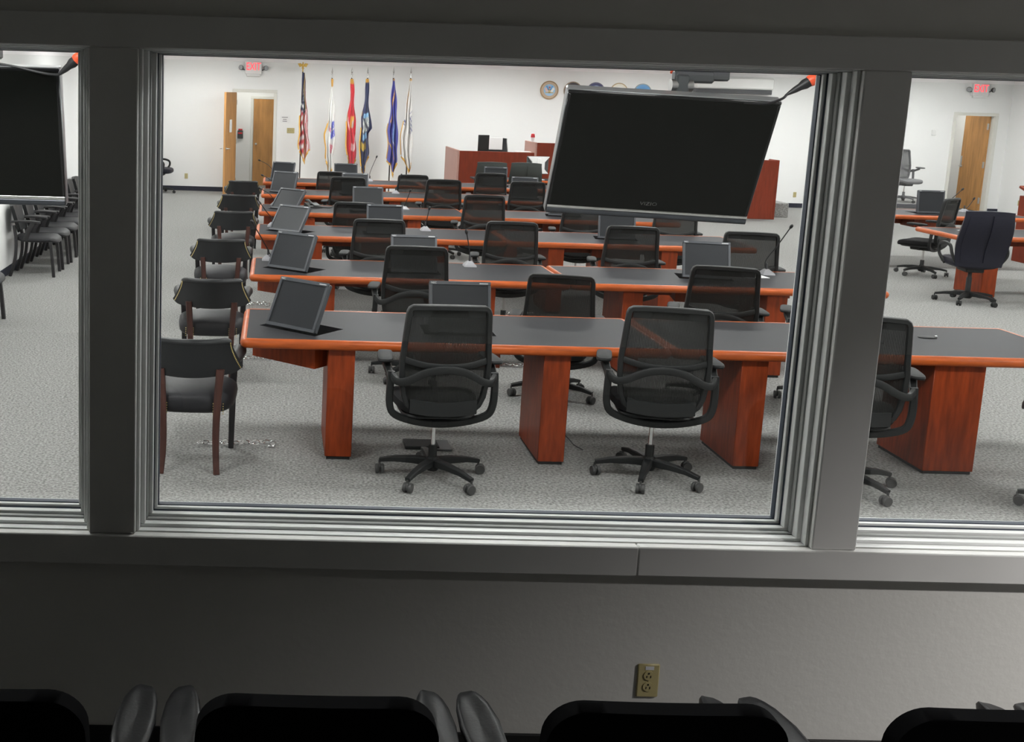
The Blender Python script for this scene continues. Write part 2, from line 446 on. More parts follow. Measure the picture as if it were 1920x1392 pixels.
# court ceiling troffers
n = 0
for ix, x in enumerate([-1.6, 1.5, 4.6, 7.7, 10.8, 13.9]):
    for iy, y in enumerate([4.6, 8.2, 11.8, 15.4, 19.0, 22.8]):
        t = thing('ceiling_light', 'fluorescent ceiling panel %s across, %s from the window wall' % (['first', 'second', 'third', 'fourth', 'fifth', 'sixth'][ix], ['first', 'second', 'third', 'fourth', 'fifth', 'sixth', 'seventh'][iy]), 'ceiling light', (x, y, CEIL), 0, 'fluorescent ceiling panels')
        if n == 0:
            fr = MB(); ring(fr, -.61, .61, -.305, .305, .03, .03, .03, -.012, .012)
            me_f = obj('frame', MB().add([(p[0], p[2], p[1] - .012) for p in fr.v], fr.f), 'troffer_frame', t)
            me_d = obj('diffuser', MB().box((0, 0, -.008), (1.16, .55, .008)), 'troffer_glow', t)
        else:
            for s in (me_f, me_d):
                c = s.copy(); COL.objects.link(c); c.parent = t
        n += 1
# gallery downlight, right of the view
t = thing('downlight', 'round recessed downlight in the gallery ceiling to the right', 'ceiling light', (3.9, 1.6, 3.1))
obj('trim_ring', MB().torus(.09, .012), 'white_plastic', t)
obj('lens', MB().lathe([(.08, -.004), (.08, .0)], 20), 'can_glow', t)
ld = bpy.data.lights.new('downlight_lamp', 'SPOT'); ld.energy = GALLERY_CAN; ld.spot_size = radians(126); ld.spot_blend = 1.0; ld.shadow_soft_size = .09; ld.color = (1, .965, .95)
lo = bpy.data.objects.new('lamp', ld); COL.objects.link(lo); lo.parent = t; lo.location = (0, 0, -.02)

# ================================================================== DOORS, SIGNS AND WALL FITTINGS ON THE FAR WALL
def lever(name, parent, M, s=1):
    mb = MB().lathe([(.028, 0), (.028, .012), (.012, .016), (.012, .05)], 12, M=FACE)
    mb.tube([(0, -.05, 0), (s * .03, -.058, 0), (s * .12, -.055, 0)], .010, 8)
    return obj(name, mb, 'steel', parent, M)
def frame3(x0, x1, h, w, y0, y1):
    mb = MB(); ym = (y0 + y1) / 2; d = y1 - y0
    mb.box((x0 - w / 2, ym, h / 2), (w, d, h), .004); mb.box((x1 + w / 2, ym, h / 2), (w, d, h), .004)
    mb.box(((x0 + x1) / 2, ym, h + w / 2), (x1 - x0 + 2 * w, d, w), .004)
    return mb
d = thing('door_1', None, None); d['kind'] = 'structure'
obj('door_frame', frame3(D1[0] + .02, D1[1] - .02, D1[2] - .02, .07, FAR - .02, FAR + .16), 'door_frame', d)
ang = atan2(-.95, -.2)
lf = obj('door_leaf', MB().box((.46, 0, 1.09), (.92, .044, 2.15), .003), 'door_oak', d, T(D1[0] + .03, FAR - .03, .01) @ rot('Z', ang))
lever('handle', lf, T(.86, -.022, .98)); lever('handle', lf, T(.86, .022, .98) @ rot('Z', pi))
obj('notice', MB().box((.50, .024, 1.45), (.2, .002, .27)), 'paper', lf)
for z in (.25, 1.1, 1.95): obj('hinge', MB().lathe([(.009, -.05), (.009, .05)], 8, T(0, .028, z)), 'steel', lf)
d = thing('door_2', None, None); d['kind'] = 'structure'
y = FAR + .15 + 1.75
obj('door_frame', frame3(-.52, .40, 2.03, .06, y - .03, y - .001), 'door_frame', d)
lf = obj('door_leaf', MB().box((-.06, y - .012, 1.015), (.90, .02, 2.03), .002), 'door_oak', d)
obj('knob', MB().pad((-.44, y - .07, .98), (.06, .06, .06), 1).lathe([(.03, 0), (.03, .01), (.012, .012), (.012, .05)], 12, T(-.44, y - .022, .98) @ FACE), 'steel', lf)
obj('door_closer', MB().box((.22, y - .05, 1.86), (.26, .05, .06), .01), 'gold', lf)
d = thing('door_3', None, None); d['kind'] = 'structure'
obj('door_frame', frame3(D2[0] + .02, D2[1] - .02, D2[2] - .02, .07, FAR - .02, FAR + .16), 'door_frame', d)
lf = obj('door_leaf', MB().box((-.44, 0, 1.07), (.88, .044, 2.11), .003), 'door_oak', d, T(D2[1] - .03, FAR + .13, .01) @ rot('Z', radians(-90)))
lever('handle', lf, T(-.82, -.022, .98), 1)
obj('latch_plate', MB().box((-.84, -.024, 1.08), (.05, .006, .26), .002), 'steel', lf)
for z in (.25, 1.05, 1.9): obj('hinge', MB().box((-.01, -.03, z), (.05, .02, .14), .003), 'steel', lf)

def exit_sign(loc, label):
    t = thing('exit_sign', label, 'exit sign', loc, 0, 'lit exit signs')
    obj('housing', MB().box((0, -.04, 0), (.36, .08, .27), .008), 'white_plastic', t)
    text('lettering', 'EXIT', .20, 'exit_red', t, T(0, -.083, .02) @ Matrix.Diagonal((.78, 1, 1.15, 1)) @ FACE, .002)
    obj('mount_base', MB().box((0, -.03, -.155), (.30, .06, .05), .006), 'white_plastic', t)
    for s in (-1, 1):
        h = obj('emergency_lamp', MB().lathe([(.025, -.03), (.05, .0), (.055, .03), (.05, .035)], 14, T(s * .26, -.07, .0) @ rot('Z', s * .5) @ FACE).tube([(s * .17, -.03, -.05), (s * .22, -.05, -.04), (s * .26, -.06, 0)], .012, 6), 'plastic_grey', t)
        obj('lens', MB().lathe([(.047, .0), (.03, .008)], 14, T(s * .26, -.07, 0) @ rot('Z', s * .5) @ FACE @ T(0, 0, .035)), 'lamp_lens', h)
    return t
exit_sign((-.50, FAR, 2.71), 'red lit exit sign above the open door left of the flags')
exit_sign((15.44, FAR, 2.71), 'red lit exit sign above the wooden door at the right corner')

def outlet(name, loc, label, rz=0, big=1.0):
    t = thing(name, label, 'wall outlet', loc, rz)
    obj('plate', MB().box((0, -.004, 0), (.072, .008, .116), .0035), 'ivory', t)
    for z in (.0195, -.0195):
        r = obj('receptacle', MB().lathe([(.0165, 0), (.0165, .003)], 18, T(0, -.008, z) @ FACE), 'ivory', t)
        for x in (-.006, .0065): obj('slot', MB().box((x, -.0112, z - .003), (.0022, .002, .008 if x > 0 else .007)), 'slot_black', r)
        obj('ground_hole', MB().lathe([(.003, 0), (.003, .002)], 8, T(0, -.0102, z + .008) @ FACE), 'slot_black', r)
    obj('screw', MB().lathe([(.003, 0), (.002, .001)], 8, T(0, -.008, 0) @ FACE), 'ivory_dark', t)
    return t
t = outlet('wall_outlet', (1.266, YW0, .383), 'ivory double outlet on the gallery wall below the window')
obj('sticker', MB().box((.002, -.0085, .045), (.028, .001, .012)), 'print_white', t)
outlet('wall_outlet', (-1.93, FAR, .32), 'small ivory outlet low on the far wall left of the open door')
outlet('wall_outlet', (11.61, FAR, .29), 'small ivory outlet low on the far wall right of the bench')
outlet('wall_outlet', (RW_, 24.0, .30), 'small ivory outlet on the right wall near the far corner', -pi / 2)
t = thing('light_switch', 'ivory triple light switch plate between the open door and the flags', 'light switch', (.345, FAR, 1.38))
obj('plate', MB().box((0, -.005, 0), (.165, .010, .115), .004), 'ivory', t)
for x in (-.046, 0, .046): obj('toggle', MB().box((x, -.015, .004), (.010, .016, .022), .002), 'ivory_dark', t)
t = thing('paper_notice', 'white printed notice taped above the light switch', 'notice', (.22, FAR, 1.62))
obj('sheet', MB().box((0, -.002, 0), (.22, .002, .16)), 'paper', t)
for i, (z, w) in enumerate([(.045, .13), (.0, .08), (-.04, .10)]): obj('print_line', MB().box((-.01, -.0035, z), (w, .001, .012)), 'plastic_grey', t)
t = thing('fire_alarm', 'red fire alarm pull box on the hallway wall beyond the open door', 'fire alarm', (-.815, FAR + .15 + 1.75, 1.19))
obj('box', MB().box((0, -.03, 0), (.13, .06, .19), .008), 'plastic_grey', t)
obj('pull_bar', MB().box((0, -.065, .03), (.10, .012, .035), .004), 'red_plastic', t)
obj('top_cap', MB().box((0, -.03, .115), (.10, .05, .035), .01), 'red_plastic', t)
t = thing('wall_thermostat', 'small white box on the far wall left of the right door', 'thermostat', (14.55, FAR, 1.75))
obj('cover', MB().box((0, -.015, 0), (.09, .03, .12), .006), 'white_plastic', t)
obj('dial', MB().lathe([(.02, 0), (.018, .006)], 12, T(0, -.03, .015) @ FACE), 'troffer_frame', t)
# white wall unit behind the screen
t = thing('air_conditioner', 'white wall unit with a dark louvre on the far wall', 'air conditioner', (9.95, FAR - .012, 2.45))
obj('casing', MB().box((0, -.13, .235), (1.7, .26, .25), .03), 'white_plastic', t)
obj('louvre', MB().box((0, -.11, .06), (1.66, .2, .10), .008), 'grey_vent', t)
for z in (.03, .06, .09): obj('slat', MB().box((0, -.215, z), (1.6, .012, .012), .003), 'plastic_grey', t)
obj('back_plate', MB().box((0, -.01, .18), (1.6, .02, .34), .004), 'white_plastic', t)
# the five seals
def seal(loc, label, rim, ringc, field, motif):
    t = thing('wall_seal', label, 'seal', loc, 0, 'round seals above the bench')
    for k, c in (('sr_' + str(random.random()), rim), ):
        pass
    def cm(n, c, me=0.0):
        nm = 'seal_%s_%.3f_%.3f_%.3f' % (n, *c)
        if nm not in MATS: mat(nm, c, .5, metal=me)
        return nm
    obj('backing', MB().lathe([(.195, 0), (.2, .012), (.195, .025)], 36, FACE), cm('rim', rim), t)
    obj('rope_rim', MB().torus(.19, .011, n=36, M=T(0, -.024, 0) @ FACE), cm('rope', rim, .3), t)
    obj('ring', MB().lathe([(.178, 0), (.178, .004)], 36, T(0, -.025, 0) @ FACE), cm('ring', ringc), t)
    f = obj('field', MB().lathe([(.128, 0), (.128, .004)], 30, T(0, -.029, 0) @ FACE), cm('field', field), t)
    for n_, pts, c in motif:
        obj(n_, MB().prism(pts, 0, .006, T(0, -.033, 0) @ FACE), cm('motif', c), f)
    return t
star = [(.05 * (1 if k % 2 == 0 else .45) * cos(pi / 2 + k * pi / 5), .05 * (1 if k % 2 == 0 else .45) * sin(pi / 2 + k * pi / 5)) for k in range(10)]
eagle = [(0, .06), (.03, .03), (.09, .05), (.075, .0), (.03, -.01), (.035, -.06), (0, -.045), (-.035, -.06), (-.03, -.01), (-.075, .0), (-.09, .05), (-.03, .03)]
seal((5.97, FAR, 2.423), 'tan-rimmed round seal with light blue field and crossed flags, fully in view', (.42, .28, .15), (.55, .42, .30), (.36, .58, .80),
     [('banner', [(-.085, .085), (-.05, .095), (.0, .0), (-.03, -.01)], (.12, .35, .70)), ('banner', [(.085, .085), (.05, .095), (.0, .0), (.03, -.01)], (.12, .35, .70)),
      ('flag_field', [(-.11, .03), (-.07, .06), (-.02, -.03), (-.07, -.04)], (.75, .55, .52)), ('flag_field', [(.11, .03), (.07, .06), (.02, -.03), (.07, -.04)], (.85, .85, .82)),
      ('cuirass', [(-.03, .02), (.03, .02), (.025, -.05), (0, -.07), (-.025, -.05)], (.75, .6, .3)), ('cannon', [(-.09, -.045), (.09, -.045), (.09, -.065), (-.09, -.065)], (.70, .52, .22)), ('cap_dome', [(-.02, .075), (.02, .075), (.012, .04), (-.012, .04)], (.5, .12, .12))])
seal((6.487, FAR, 2.423), 'dark maroon round seal, second from the left and half hidden by the screen', (.32, .24, .17), (.06, .045, .05), (.30, .05, .06), [('emblem', eagle, (.6, .45, .2))])
seal((6.99, FAR, 2.423), 'navy blue round seal peeping over the middle of the screen', (.14, .13, .20), (.03, .035, .12), (.35, .45, .65), [('emblem', eagle, (.75, .72, .6))])
seal((7.50, FAR, 2.423), 'cream and gold round seal between the navy and light blue seals', (.50, .38, .22), (.78, .75, .66), (.78, .78, .76), [('emblem', [(p[0] * 1.1, p[1] * .6 + .06) for p in eagle], (.08, .16, .45))])
seal((8.02, FAR, 2.423), 'light blue round seal, rightmost of the five', (.35, .40, .42), (.14, .34, .62), (.10, .30, .60), [('emblem', star, (.7, .6, .3))])

# ------------------------------------------------------------------ flags
GOLD = (.62, .34, .06)
def flag(name, px, label, tab, dye, finial='spear', tip=None, zt=None, seed=0):
    t = thing('flag', label, 'flag', (px, 24.2, 0), 0, 'flags on stands along the far wall')
    ztop = tab[0][0]; zb = tab[-1][0]
    obj('stand', MB().lathe([(.16, 0), (.15, .03), (.05, .06), (.035, .14), (.02, .15)], 20), 'gold', t)
    obj('pole', MB().lathe([(.014, .1), (.014, ztop + .02)], 10), 'pole_dark', t)
    if finial == 'eagle':
        e = obj('finial', MB().lathe([(.012, ztop), (.012, ztop + .08), (.03, ztop + .09), (.03, ztop + .1), (.008, ztop + .11)], 10).pad((0, 0, ztop + .15), (.05, .045, .09), 1).pad((0, -.02, ztop + .205), (.03, .04, .03), 1), 'gold', t)
        for s in (-1, 1):
            obj('wing', MB().prism([(0, .0), (s * .05, .04), (s * .11, .03), (s * .09, -.01), (s * .07, -.045), (s * .03, -.03)], -.01, .01, T(0, .01, ztop + .16) @ FACE), 'gold', e)
    else:
        obj('finial', MB().lathe([(.014, ztop), (.013, ztop + .08), (.024, ztop + .085), (.024, ztop + .10), (.01, ztop + .105), (.010, ztop + .12), (.022, ztop + .14), (.0, ztop + .25)], 10), 'chrome', t)
    # cloth
    nu, nv = 26, 64
    vs = []; cols = []; fs = []
    rnd = random.Random(seed); ph = rnd.random() * 6
    tip = tip or [(0, .10), (.35, .02), (.55, -.0), (.8, .12), (1, .20)]
    for j in range(nv + 1):
        for i in range(nu + 1):
            s = i / nu; v = j / nv
            zend = zb + lerp_table(tip, s)[0]
            z = ztop + (zend - ztop) * v
            xl, xr = lerp_table(tab, z)
            A = .012 + .055 * min(1, v * 1.4)
            x = xl + s * (xr - xl) + .012 * sin(9 * z + ph + s * 4)
            y = -.03 - A * (1 + sin(s * pi * 5.0 + ph + 1.2 * z))
            vs.append((x - px, y, z)); cols.append(dye(s, v, z, i, j))
    for j in range(nv):
        for i in range(nu):
            a = j * (nu + 1) + i; fs.append((a, a + 1, a + nu + 2, a + nu + 1))
    me = bpy.data.meshes.new('cloth'); me.from_pydata(vs, [], fs); me.update()
    ca = me.color_attributes.new('dye', 'FLOAT_COLOR', 'POINT')
    for k, c in enumerate(cols): ca.data[k].color = (*c, 1)
    me.polygons.foreach_set('use_smooth', [True] * len(me.polygons)); me.materials.append(MATS['flag_cloth'])
    o = bpy.data.objects.new('cloth', me); COL.objects.link(o); o.parent = t
    sm = o.modifiers.new('thickness', 'SOLIDIFY'); sm.thickness = .004
    fr = MB(); row = [vs[nv * (nu + 1) + i] for i in range(nu + 1)]
    fr.tube([(p[0], p[1], p[2] - .012) for p in row], None, ab=(.006, .026), up=(0, 0, 1), n=6)
    obj('fringe', fr, 'fringe_gold', o)
    e2 = MB(); colm = [vs[j * (nu + 1)] for j in range(int(nv * .55), nv + 1, 2)]
    e2.tube([(p[0] - .006, p[1] - .004, p[2]) for p in colm], None, ab=(.013, .008), up=(0, 1, 0), n=6)
    obj('side_fringe', e2, 'fringe_gold', o)
    return t
def near(p, q, r): return hypot(p[0] - q[0], p[1] - q[1]) < r
def us(s, v, z, i, j):
    R_, Wt, N = (.50, .03, .05), (.75, .73, .72), (.018, .025, .085)
    if s > .62 and v < .45 and s < .8: return (.40, .27, .10) if s < .72 else (.05, .05, .06)
    if v < .46 and s < .66:
        return Wt if (v > .18 and (i * 2 + j) % 5 == 0 and i % 3 != 0) or (v > .38 and (j % 5 < 2) and s < .4) else N
    if .44 < s < .56: return (.55, .22, .10)
    k = (s * 3.0 + v * 9.0) if s < .5 else (s * 6.5 + v * 2)
    return R_ if (k % 1.0) < .52 else Wt
def army(s, v, z, i, j):
    Wt = (.80, .79, .77)
    if v < .08 or s < .06 and v > .5: return GOLD
    if .46 < v < .64 and s > .52:
        k = (i * 7 + j * 3) % 11
        if abs(v - .55) < .09 * (1.3 - abs(s - .75) * 2) and k != 0 and not (abs(v - .545) < .012): return (.14, .15, .62)
    if .70 < v < .80 and .48 < s < .78 and abs(v - .70 - (s - .48) * .22) < .045: return (.62, .12, .2) if (i + j) % 3 else (.8, .6, .62)
    if .53 < v < .57 and .3 < s < .5: return (.6, .25, .3)
    return Wt
def red(s, v, z, i, j):
    if v < .05 or (s < .07 and v > .45): return GOLD
    if .40 < v < .53 and .45 < s < .8: return (.72, .42, .08) if s < .62 or v < .44 else (.45, .36, .30)
    if .45 < v < .55 and .14 < s < .34 and abs(v - .47 - (s - .14) * .3) < .035: return (.78, .55, .55)
    if .70 < v < .77 and s > .4: return (.78, .5, .5)
    return (.60, .018, .035)
def navy(s, v, z, i, j):
    if v < .04 or (s < .07 and .36 < v < .42): return GOLD
    N = (.028, .036, .105)
    c = abs(s - .48)
    if .36 < v < .42 and c < .24: return (.26, .48, .70)
    if .42 < v < .57 and c < .26:
        if abs((v - .42) * 3.2 - (s - .3)) < .08: return (.05, .05, .08)
        return (.55, .57, .55) if (i + j) % 5 else (.12, .15, .2)
    if .59 < v < .65 and c < .22: return (.26, .48, .70)
    if .68 < v < .76 and .1 < s < .6: return (.62, .42, .06)
    return N
def blue(s, v, z, i, j):
    if v < .03 or (abs(s - (.72 - v * 1.1)) < .07 and v < .52): return (.60, .32, .14)
    B = (.075, .075, .36)
    if .36 < v < .40 and .6 < s < .75: return (.75, .75, .8)
    if .46 < v < .68 and .52 < s < .72: return (.20, .32, .60) if (i + j) % 2 else (.10, .2, .45)
    if .64 < v < .69 and .5 < s < .7: return (.7, .7, .75)
    if .78 < v < .92 and abs(((v - .78) * 7 + .1) - s) < .10 and s < .6: return GOLD
    return B
def white(s, v, z, i, j):
    if v < .03 or (abs(s - .3 + v * .3) < .07 and v < .42): return (.72, .45, .18)
    Wt = (.80, .78, .76)
    if .42 < v < .60 and .78 < s < .95: return (.05, .06, .2) if (i * 3 + j * 5) % 7 < 4 else Wt
    if .42 < v < .58 and .58 < s < .7: return (.15, .16, .35) if (i + j * 2) % 5 < 2 else Wt
    if .50 < v < .58 and s < .16: return (.12, .13, .3) if j % 3 else Wt
    if .36 < v < .39 and s > .72: return (.1, .1, .3) if i % 2 else Wt
    return Wt
flag('us', .56, 'red and white striped flag with starry blue canton under a gold eagle', [(2.63, .56, .60), (2.31, .55, .63), (2.0, .55, .66), (1.78, .54, .68), (1.55, .51, .71), (1.32, .53, .72), (1.08, .52, .75), (.91, .55, .75), (.72, .56, .75)], us, 'eagle', [(0, .26), (.25, .16), (.5, .0), (.65, .14), (.85, .28), (1, .30)], seed=1)
flag('army', 1.19, 'white flag with a violet emblem and gold fringe, left of the red flag', [(2.52, 1.17, 1.21), (2.23, 1.16, 1.23), (1.91, 1.14, 1.26), (1.59, 1.12, 1.28), (1.35, 1.07, 1.29), (1.06, 1.10, 1.29), (.89, 1.09, 1.27), (.67, 1.13, 1.25), (.5, 1.16, 1.23)], army, tip=[(0, .3), (.4, .05), (.6, .0), (1, .15)], seed=2)
flag('red', 1.61, 'plain red flag with a gold and grey emblem', [(2.53, 1.59, 1.64), (2.24, 1.59, 1.67), (1.92, 1.57, 1.69), (1.6, 1.53, 1.72), (1.35, 1.52, 1.74), (1.07, 1.55, 1.75), (.88, 1.58, 1.75), (.54, 1.60, 1.74)], red, tip=[(0, .35), (.3, .05), (.7, .0), (1, .3)], seed=3)
flag('navy', 1.95, 'dark navy flag with a round picture emblem and yellow scroll', [(2.54, 1.92, 1.97), (2.25, 1.90, 1.98), (1.93, 1.88, 2.0), (1.72, 1.85, 2.03), (1.5, 1.84, 2.08), (1.4, 1.83, 2.02), (1.19, 1.83, 2.02), (.97, 1.85, 2.03), (.76, 1.85, 2.0), (.51, 1.89, 1.99)], navy, tip=[(0, .14), (.35, .0), (.7, .1), (1, .4)], seed=4)
flag('blue', 2.50, 'bright blue flag with a zigzag gold fringe', [(2.56, 2.48, 2.53), (2.26, 2.47, 2.56), (1.95, 2.46, 2.59), (1.63, 2.44, 2.61), (1.46, 2.42, 2.62), (1.2, 2.44, 2.64), (.99, 2.44, 2.64), (.84, 2.44, 2.64), (.67, 2.48, 2.60), (.49, 2.54, 2.60)], blue, tip=[(0, .34), (.25, .26), (.4, .3), (.65, .0), (.85, .12), (1, .3)], seed=5)
flag('white', 2.87, 'white flag with small navy lettering, nearest to the bench', [(2.57, 2.84, 2.89), (2.27, 2.80, 2.90), (1.96, 2.79, 2.92), (1.64, 2.74, 2.94), (1.32, 2.71, 2.95), (1.1, 2.71, 2.96), (.89, 2.73, 2.95), (.74, 2.80, 2.94), (.59, 2.85, 2.94)], white, tip=[(0, .34), (.35, .2), (.6, .0), (.8, .03), (1, .22)], seed=6)

# ------------------------------------------------------------------ judge's bench
t = thing('judges_bench', 'long reddish wooden bench with a raised middle along the far wall', 'bench', (6.8, 22.0, 0))
def bx(name, x0, x1, y0, y1, z0, z1, m, par=t, b=.006): return obj(name, MB().box(((x0 + x1) / 2 - 6.8, (y0 + y1) / 2 - 22, (z0 + z1) / 2), (x1 - x0, y1 - y0, z1 - z0), b), m, par)
bx('left_front', 3.64, 5.15, 22.0, 22.06, 0, 1.18, 'bench_wood')
bx('left_end', 3.60, 3.64, 22.0, 23.6, 0, 1.19, 'bench_end')
bx('left_desk', 3.64, 5.15, 22.06, 22.6, .98, 1.02, 'bench_wood')
bx('middle_front', 5.15, 8.40, 21.96, 22.02, 0, 1.38, 'bench_wood')
bx('middle_end', 5.11, 5.15, 21.96, 22.9, 0, 1.385, 'bench_end'); bx('middle_end', 8.40, 8.44, 21.96, 22.9, 0, 1.385, 'bench_end')
bx('middle_desk', 5.15, 8.40, 22.02, 22.7, 1.10, 1.14, 'bench_wood')
bx('right_front', 8.44, 9.93, 21.98, 22.04, 0, 1.17, 'bench_wood')
bx('right_end', 9.93, 9.97, 21.98, 22.4, 0, 1.175, 'bench_wood')

# ================================================================== CONFERENCE TABLES
ROWY = [6.585, 8.96, 11.52, 13.76, 16.10, 18.32]
RWN = ['nearest', 'second', 'third', 'fourth', 'fifth', 'farthest']
ZT, TD = .76, .98
def rrect(x0, x1, y0, y1, r, n=4):
    out = []
    for cx, cy, a in ((x1 - r, y0 + r, -pi / 2), (x1 - r, y1 - r, 0), (x0 + r, y1 - r, pi / 2), (x0 + r, y0 + r, pi)):
        for k in range(n + 1): out.append((cx + r * cos(a + pi / 2 * k / n), cy + r * sin(a + pi / 2 * k / n)))
    return out
def table(x0, x1, yf, wells, legs, label, group):
    """wells: (x, y, yaw) absolute hinge centres; legs: (xa, xb)"""
    t = thing('conference_table', label, 'table', ((x0 + x1) / 2, yf + TD / 2, 0), 0, group)
    ox, oy = -(x0 + x1) / 2, -(yf + TD / 2)
    X0, X1, Y0, Y1 = x0 + ox, x1 + ox, yf + oy, yf + TD + oy
    e = .038
    outer = rrect(X0 + e, X1 - e, Y0 + e, Y1 - e, .02, 2)
    holes = []
    for wx, wy, a in wells:
        ca, sa = cos(a), sin(a)
        holes.append([(wx + ox + ca * u - sa * v, wy + oy + sa * u + ca * v) for u, v in ((-.225, -.03), (.225, -.03), (.225, .27), (-.225, .27))])
    loops = [[Vector((p[0], p[1], 0)) for p in outer]] + [[Vector((p[0], p[1], 0)) for p in h] for h in holes]
    flat = [p for l in loops for p in l]
    tri = tessellate_polygon(loops)
    mb = MB(); n = len(flat)
    vs = [(p.x, p.y, ZT) for p in flat] + [(p.x, p.y, ZT - .03) for p in flat]
    fs = [tuple(f) for f in tri] + [tuple(n + i for i in reversed(f)) for f in tri]
    k = 0
    for l in loops:
        for i in range(len(l)):
            a, b = k + i, k + (i + 1) % len(l); fs.append((a, b, n + b, n + a))
        k += len(l)
    mb.add(vs, fs); obj('tabletop', mb, 'laminate', t, smooth=False)
    # bullnose edge
    prof = [(e + .001, ZT + .001), (.028, ZT + .003), (.014, ZT - .002), (.004, ZT - .014), (0, ZT - .028), (.004, ZT - .044), (.014, ZT - .056), (e + .03, ZT - .06)]
    mb = MB(); vs = []; fs = []
    for ins, z in prof:
        lp = rrect(X0 + ins, X1 - ins, Y0 + ins, Y1 - ins, max(.05 - ins, .012), 4); N = len(lp); vs += [(p[0], p[1], z) for p in lp]
    for i in range(len(prof) - 1):
        for k in range(N): fs.append((i * N + k, i * N + (k + 1) % N, (i + 1) * N + (k + 1) % N, (i + 1) * N + k))
    mb.add(vs, fs); obj('edge_band', mb, 'edge_wood', t, sharp=60)
    for wx, wy, a in wells:
        mb = MB(); w, y0, y1, dp = .232, -.037, .277, .15
        z0 = ZT - .031 - dp; zc = ZT - .031 - dp / 2
        mb.box((0, (y0 + y1) / 2, z0), (2 * w, y1 - y0, .012)); mb.box((0, y0, zc), (2 * w, .012, dp)); mb.box((0, y1, zc), (2 * w, .012, dp))
        mb.box((-w, (y0 + y1) / 2, zc), (.012, y1 - y0, dp)); mb.box((w, (y0 + y1) / 2, zc), (.012, y1 - y0, dp))
        wl = obj('monitor_well', mb, 'well_black', t, T(wx + ox, wy + oy, 0) @ rot('Z', a), smooth=False)
        mb = MB(); ym = (y0 + y1) / 2; h = .010
        mb.box((0, ym, z0 - .012), (2 * w + .04, y1 - y0 + .04, .012)); mb.box((0, y0 - .014, zc), (2 * w + .04, h, dp + .02)); mb.box((0, y1 + .014, zc), (2 * w + .04, h, dp + .02))
        mb.box((-w - .014, ym, zc), (h, y1 - y0 + .02, dp + .02)); mb.box((w + .014, ym, zc), (h, y1 - y0 + .02, dp + .02))
        obj('well_box', mb, 'leg_wood', wl, smooth=False)
    for xa, xb in legs:
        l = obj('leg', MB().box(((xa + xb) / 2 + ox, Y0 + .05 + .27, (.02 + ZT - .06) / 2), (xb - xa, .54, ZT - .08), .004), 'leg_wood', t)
        obj('foot', MB().box(((xa + xb) / 2 + ox, Y0 + .05 + .27, .011), (xb - xa - .02, .52, .022)), 'slot_black', l)
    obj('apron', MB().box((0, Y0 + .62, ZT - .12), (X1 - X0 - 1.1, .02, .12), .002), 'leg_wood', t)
    return t
MONL = [(-39.7, 26.5), (-36, 26.8), (-34.3, 38), (-36, 42), (-25, 24.7), (-19, 26)]   # yaw, tilt of the left-end monitors
XA, XJ, XB = -.177, 2.462, 5.10
GT = 'long dark-topped tables of the left block'
for r, y in enumerate(ROWY):
    wa = [(.125, y + .305, radians(MONL[r][0])), (1.205, y + .31, 0)]
    wb = [(3.725, y + .42, radians(-11))]
    table(XA, XJ - .002, y, wa, [(.362, .527), (1.685, 1.85)], 'left table of the %s row, dark top with orange wood edge' % RWN[r], GT)
    table(XJ + .002, XB, y, wb, [(2.905, 3.07), (4.10, 4.42) if r == 0 else (4.10, 4.27)], 'right table of the %s row, dark top with orange wood edge' % RWN[r], GT)
GR = 'long dark-topped tables of the right block'
for r, y in enumerate([13.2, 15.66]):
    table(8.25, 10.9, y, [(9.53 if r else 9.9, y + .35, 0)], [(8.62, 8.80), (10.2, 10.37)], '%s table of the right block beyond the right window' % ['front', 'rear'][r], GR)
# grommet on the nearest right table
t = thing('cable_grommet', 'black oval cable grommet on the nearest right table', 'grommet', (4.353, 7.17, ZT))
obj('cap', MB().pad((0, 0, .004), (.13, .07, .012), 1), 'plastic', t); obj('flap_pin', MB().pad((.055, .0, .010), (.02, .02, .01), 1), 'chrome', t)

# ------------------------------------------------------------------ pop-up monitors
def monitor():
    t = thing('flat_monitor', '', 'monitor')
    b = obj('casing', MB().box((0, .022, .165), (.39, .036, .325), .006), 'bezel', t)
    m = MB(); ring(m, -.195, .195, 0, .33, .019, .022, .024, -.006, .006); obj('bezel', m, 'bezel', t)
    obj('screen', MB().box((0, .003, .164), (.354, .004, .288)), 'lcd', t, smooth=False)
    text('brand_mark', 'NEC', .018, 'print_white', t, T(-.168, -.0065, .3175) @ FACE, .0004)
    obj('model_print', MB().box((.15, -.0062, .3175), (.055, .0006, .005)), 'print_white', t)
    obj('support_arm', MB().box((0, .065, .06), (.10, .06, .12), .01).box((0, .085, -.03), (.06, .03, .12), .005), 'plastic', t)
    return t
mon0 = monitor(); used = [False]
def put_monitor(x, y, yaw, tilt, label, z=ZT + .008):
    t = copy_tree(mon0) if used[0] else mon0; used[0] = True
    t.matrix_basis = T(x, y, z) @ rot('Z', radians(yaw)) @ rot('X', -radians(tilt)); t['label'] = label; t['group'] = 'grey pop-up monitors on the tables'
    return t
for r, y in enumerate(ROWY):
    put_monitor(.125, y + .305, MONL[r][0], MONL[r][1], 'slanted grey monitor at the left end of the %s table row' % RWN[r])
    put_monitor(1.205, y + .31, 0, 18 if r == 0 else 24, 'grey monitor facing the window, mid-left of the %s table row' % RWN[r])
    put_monitor(3.725, y + .42, -11, 24 if r == 1 else 20, 'grey monitor turned slightly left on the right table of the %s row' % RWN[r])
put_monitor(9.53, 15.66 + .35, 0, 5, 'grey monitor on the rear table seen through the right window')

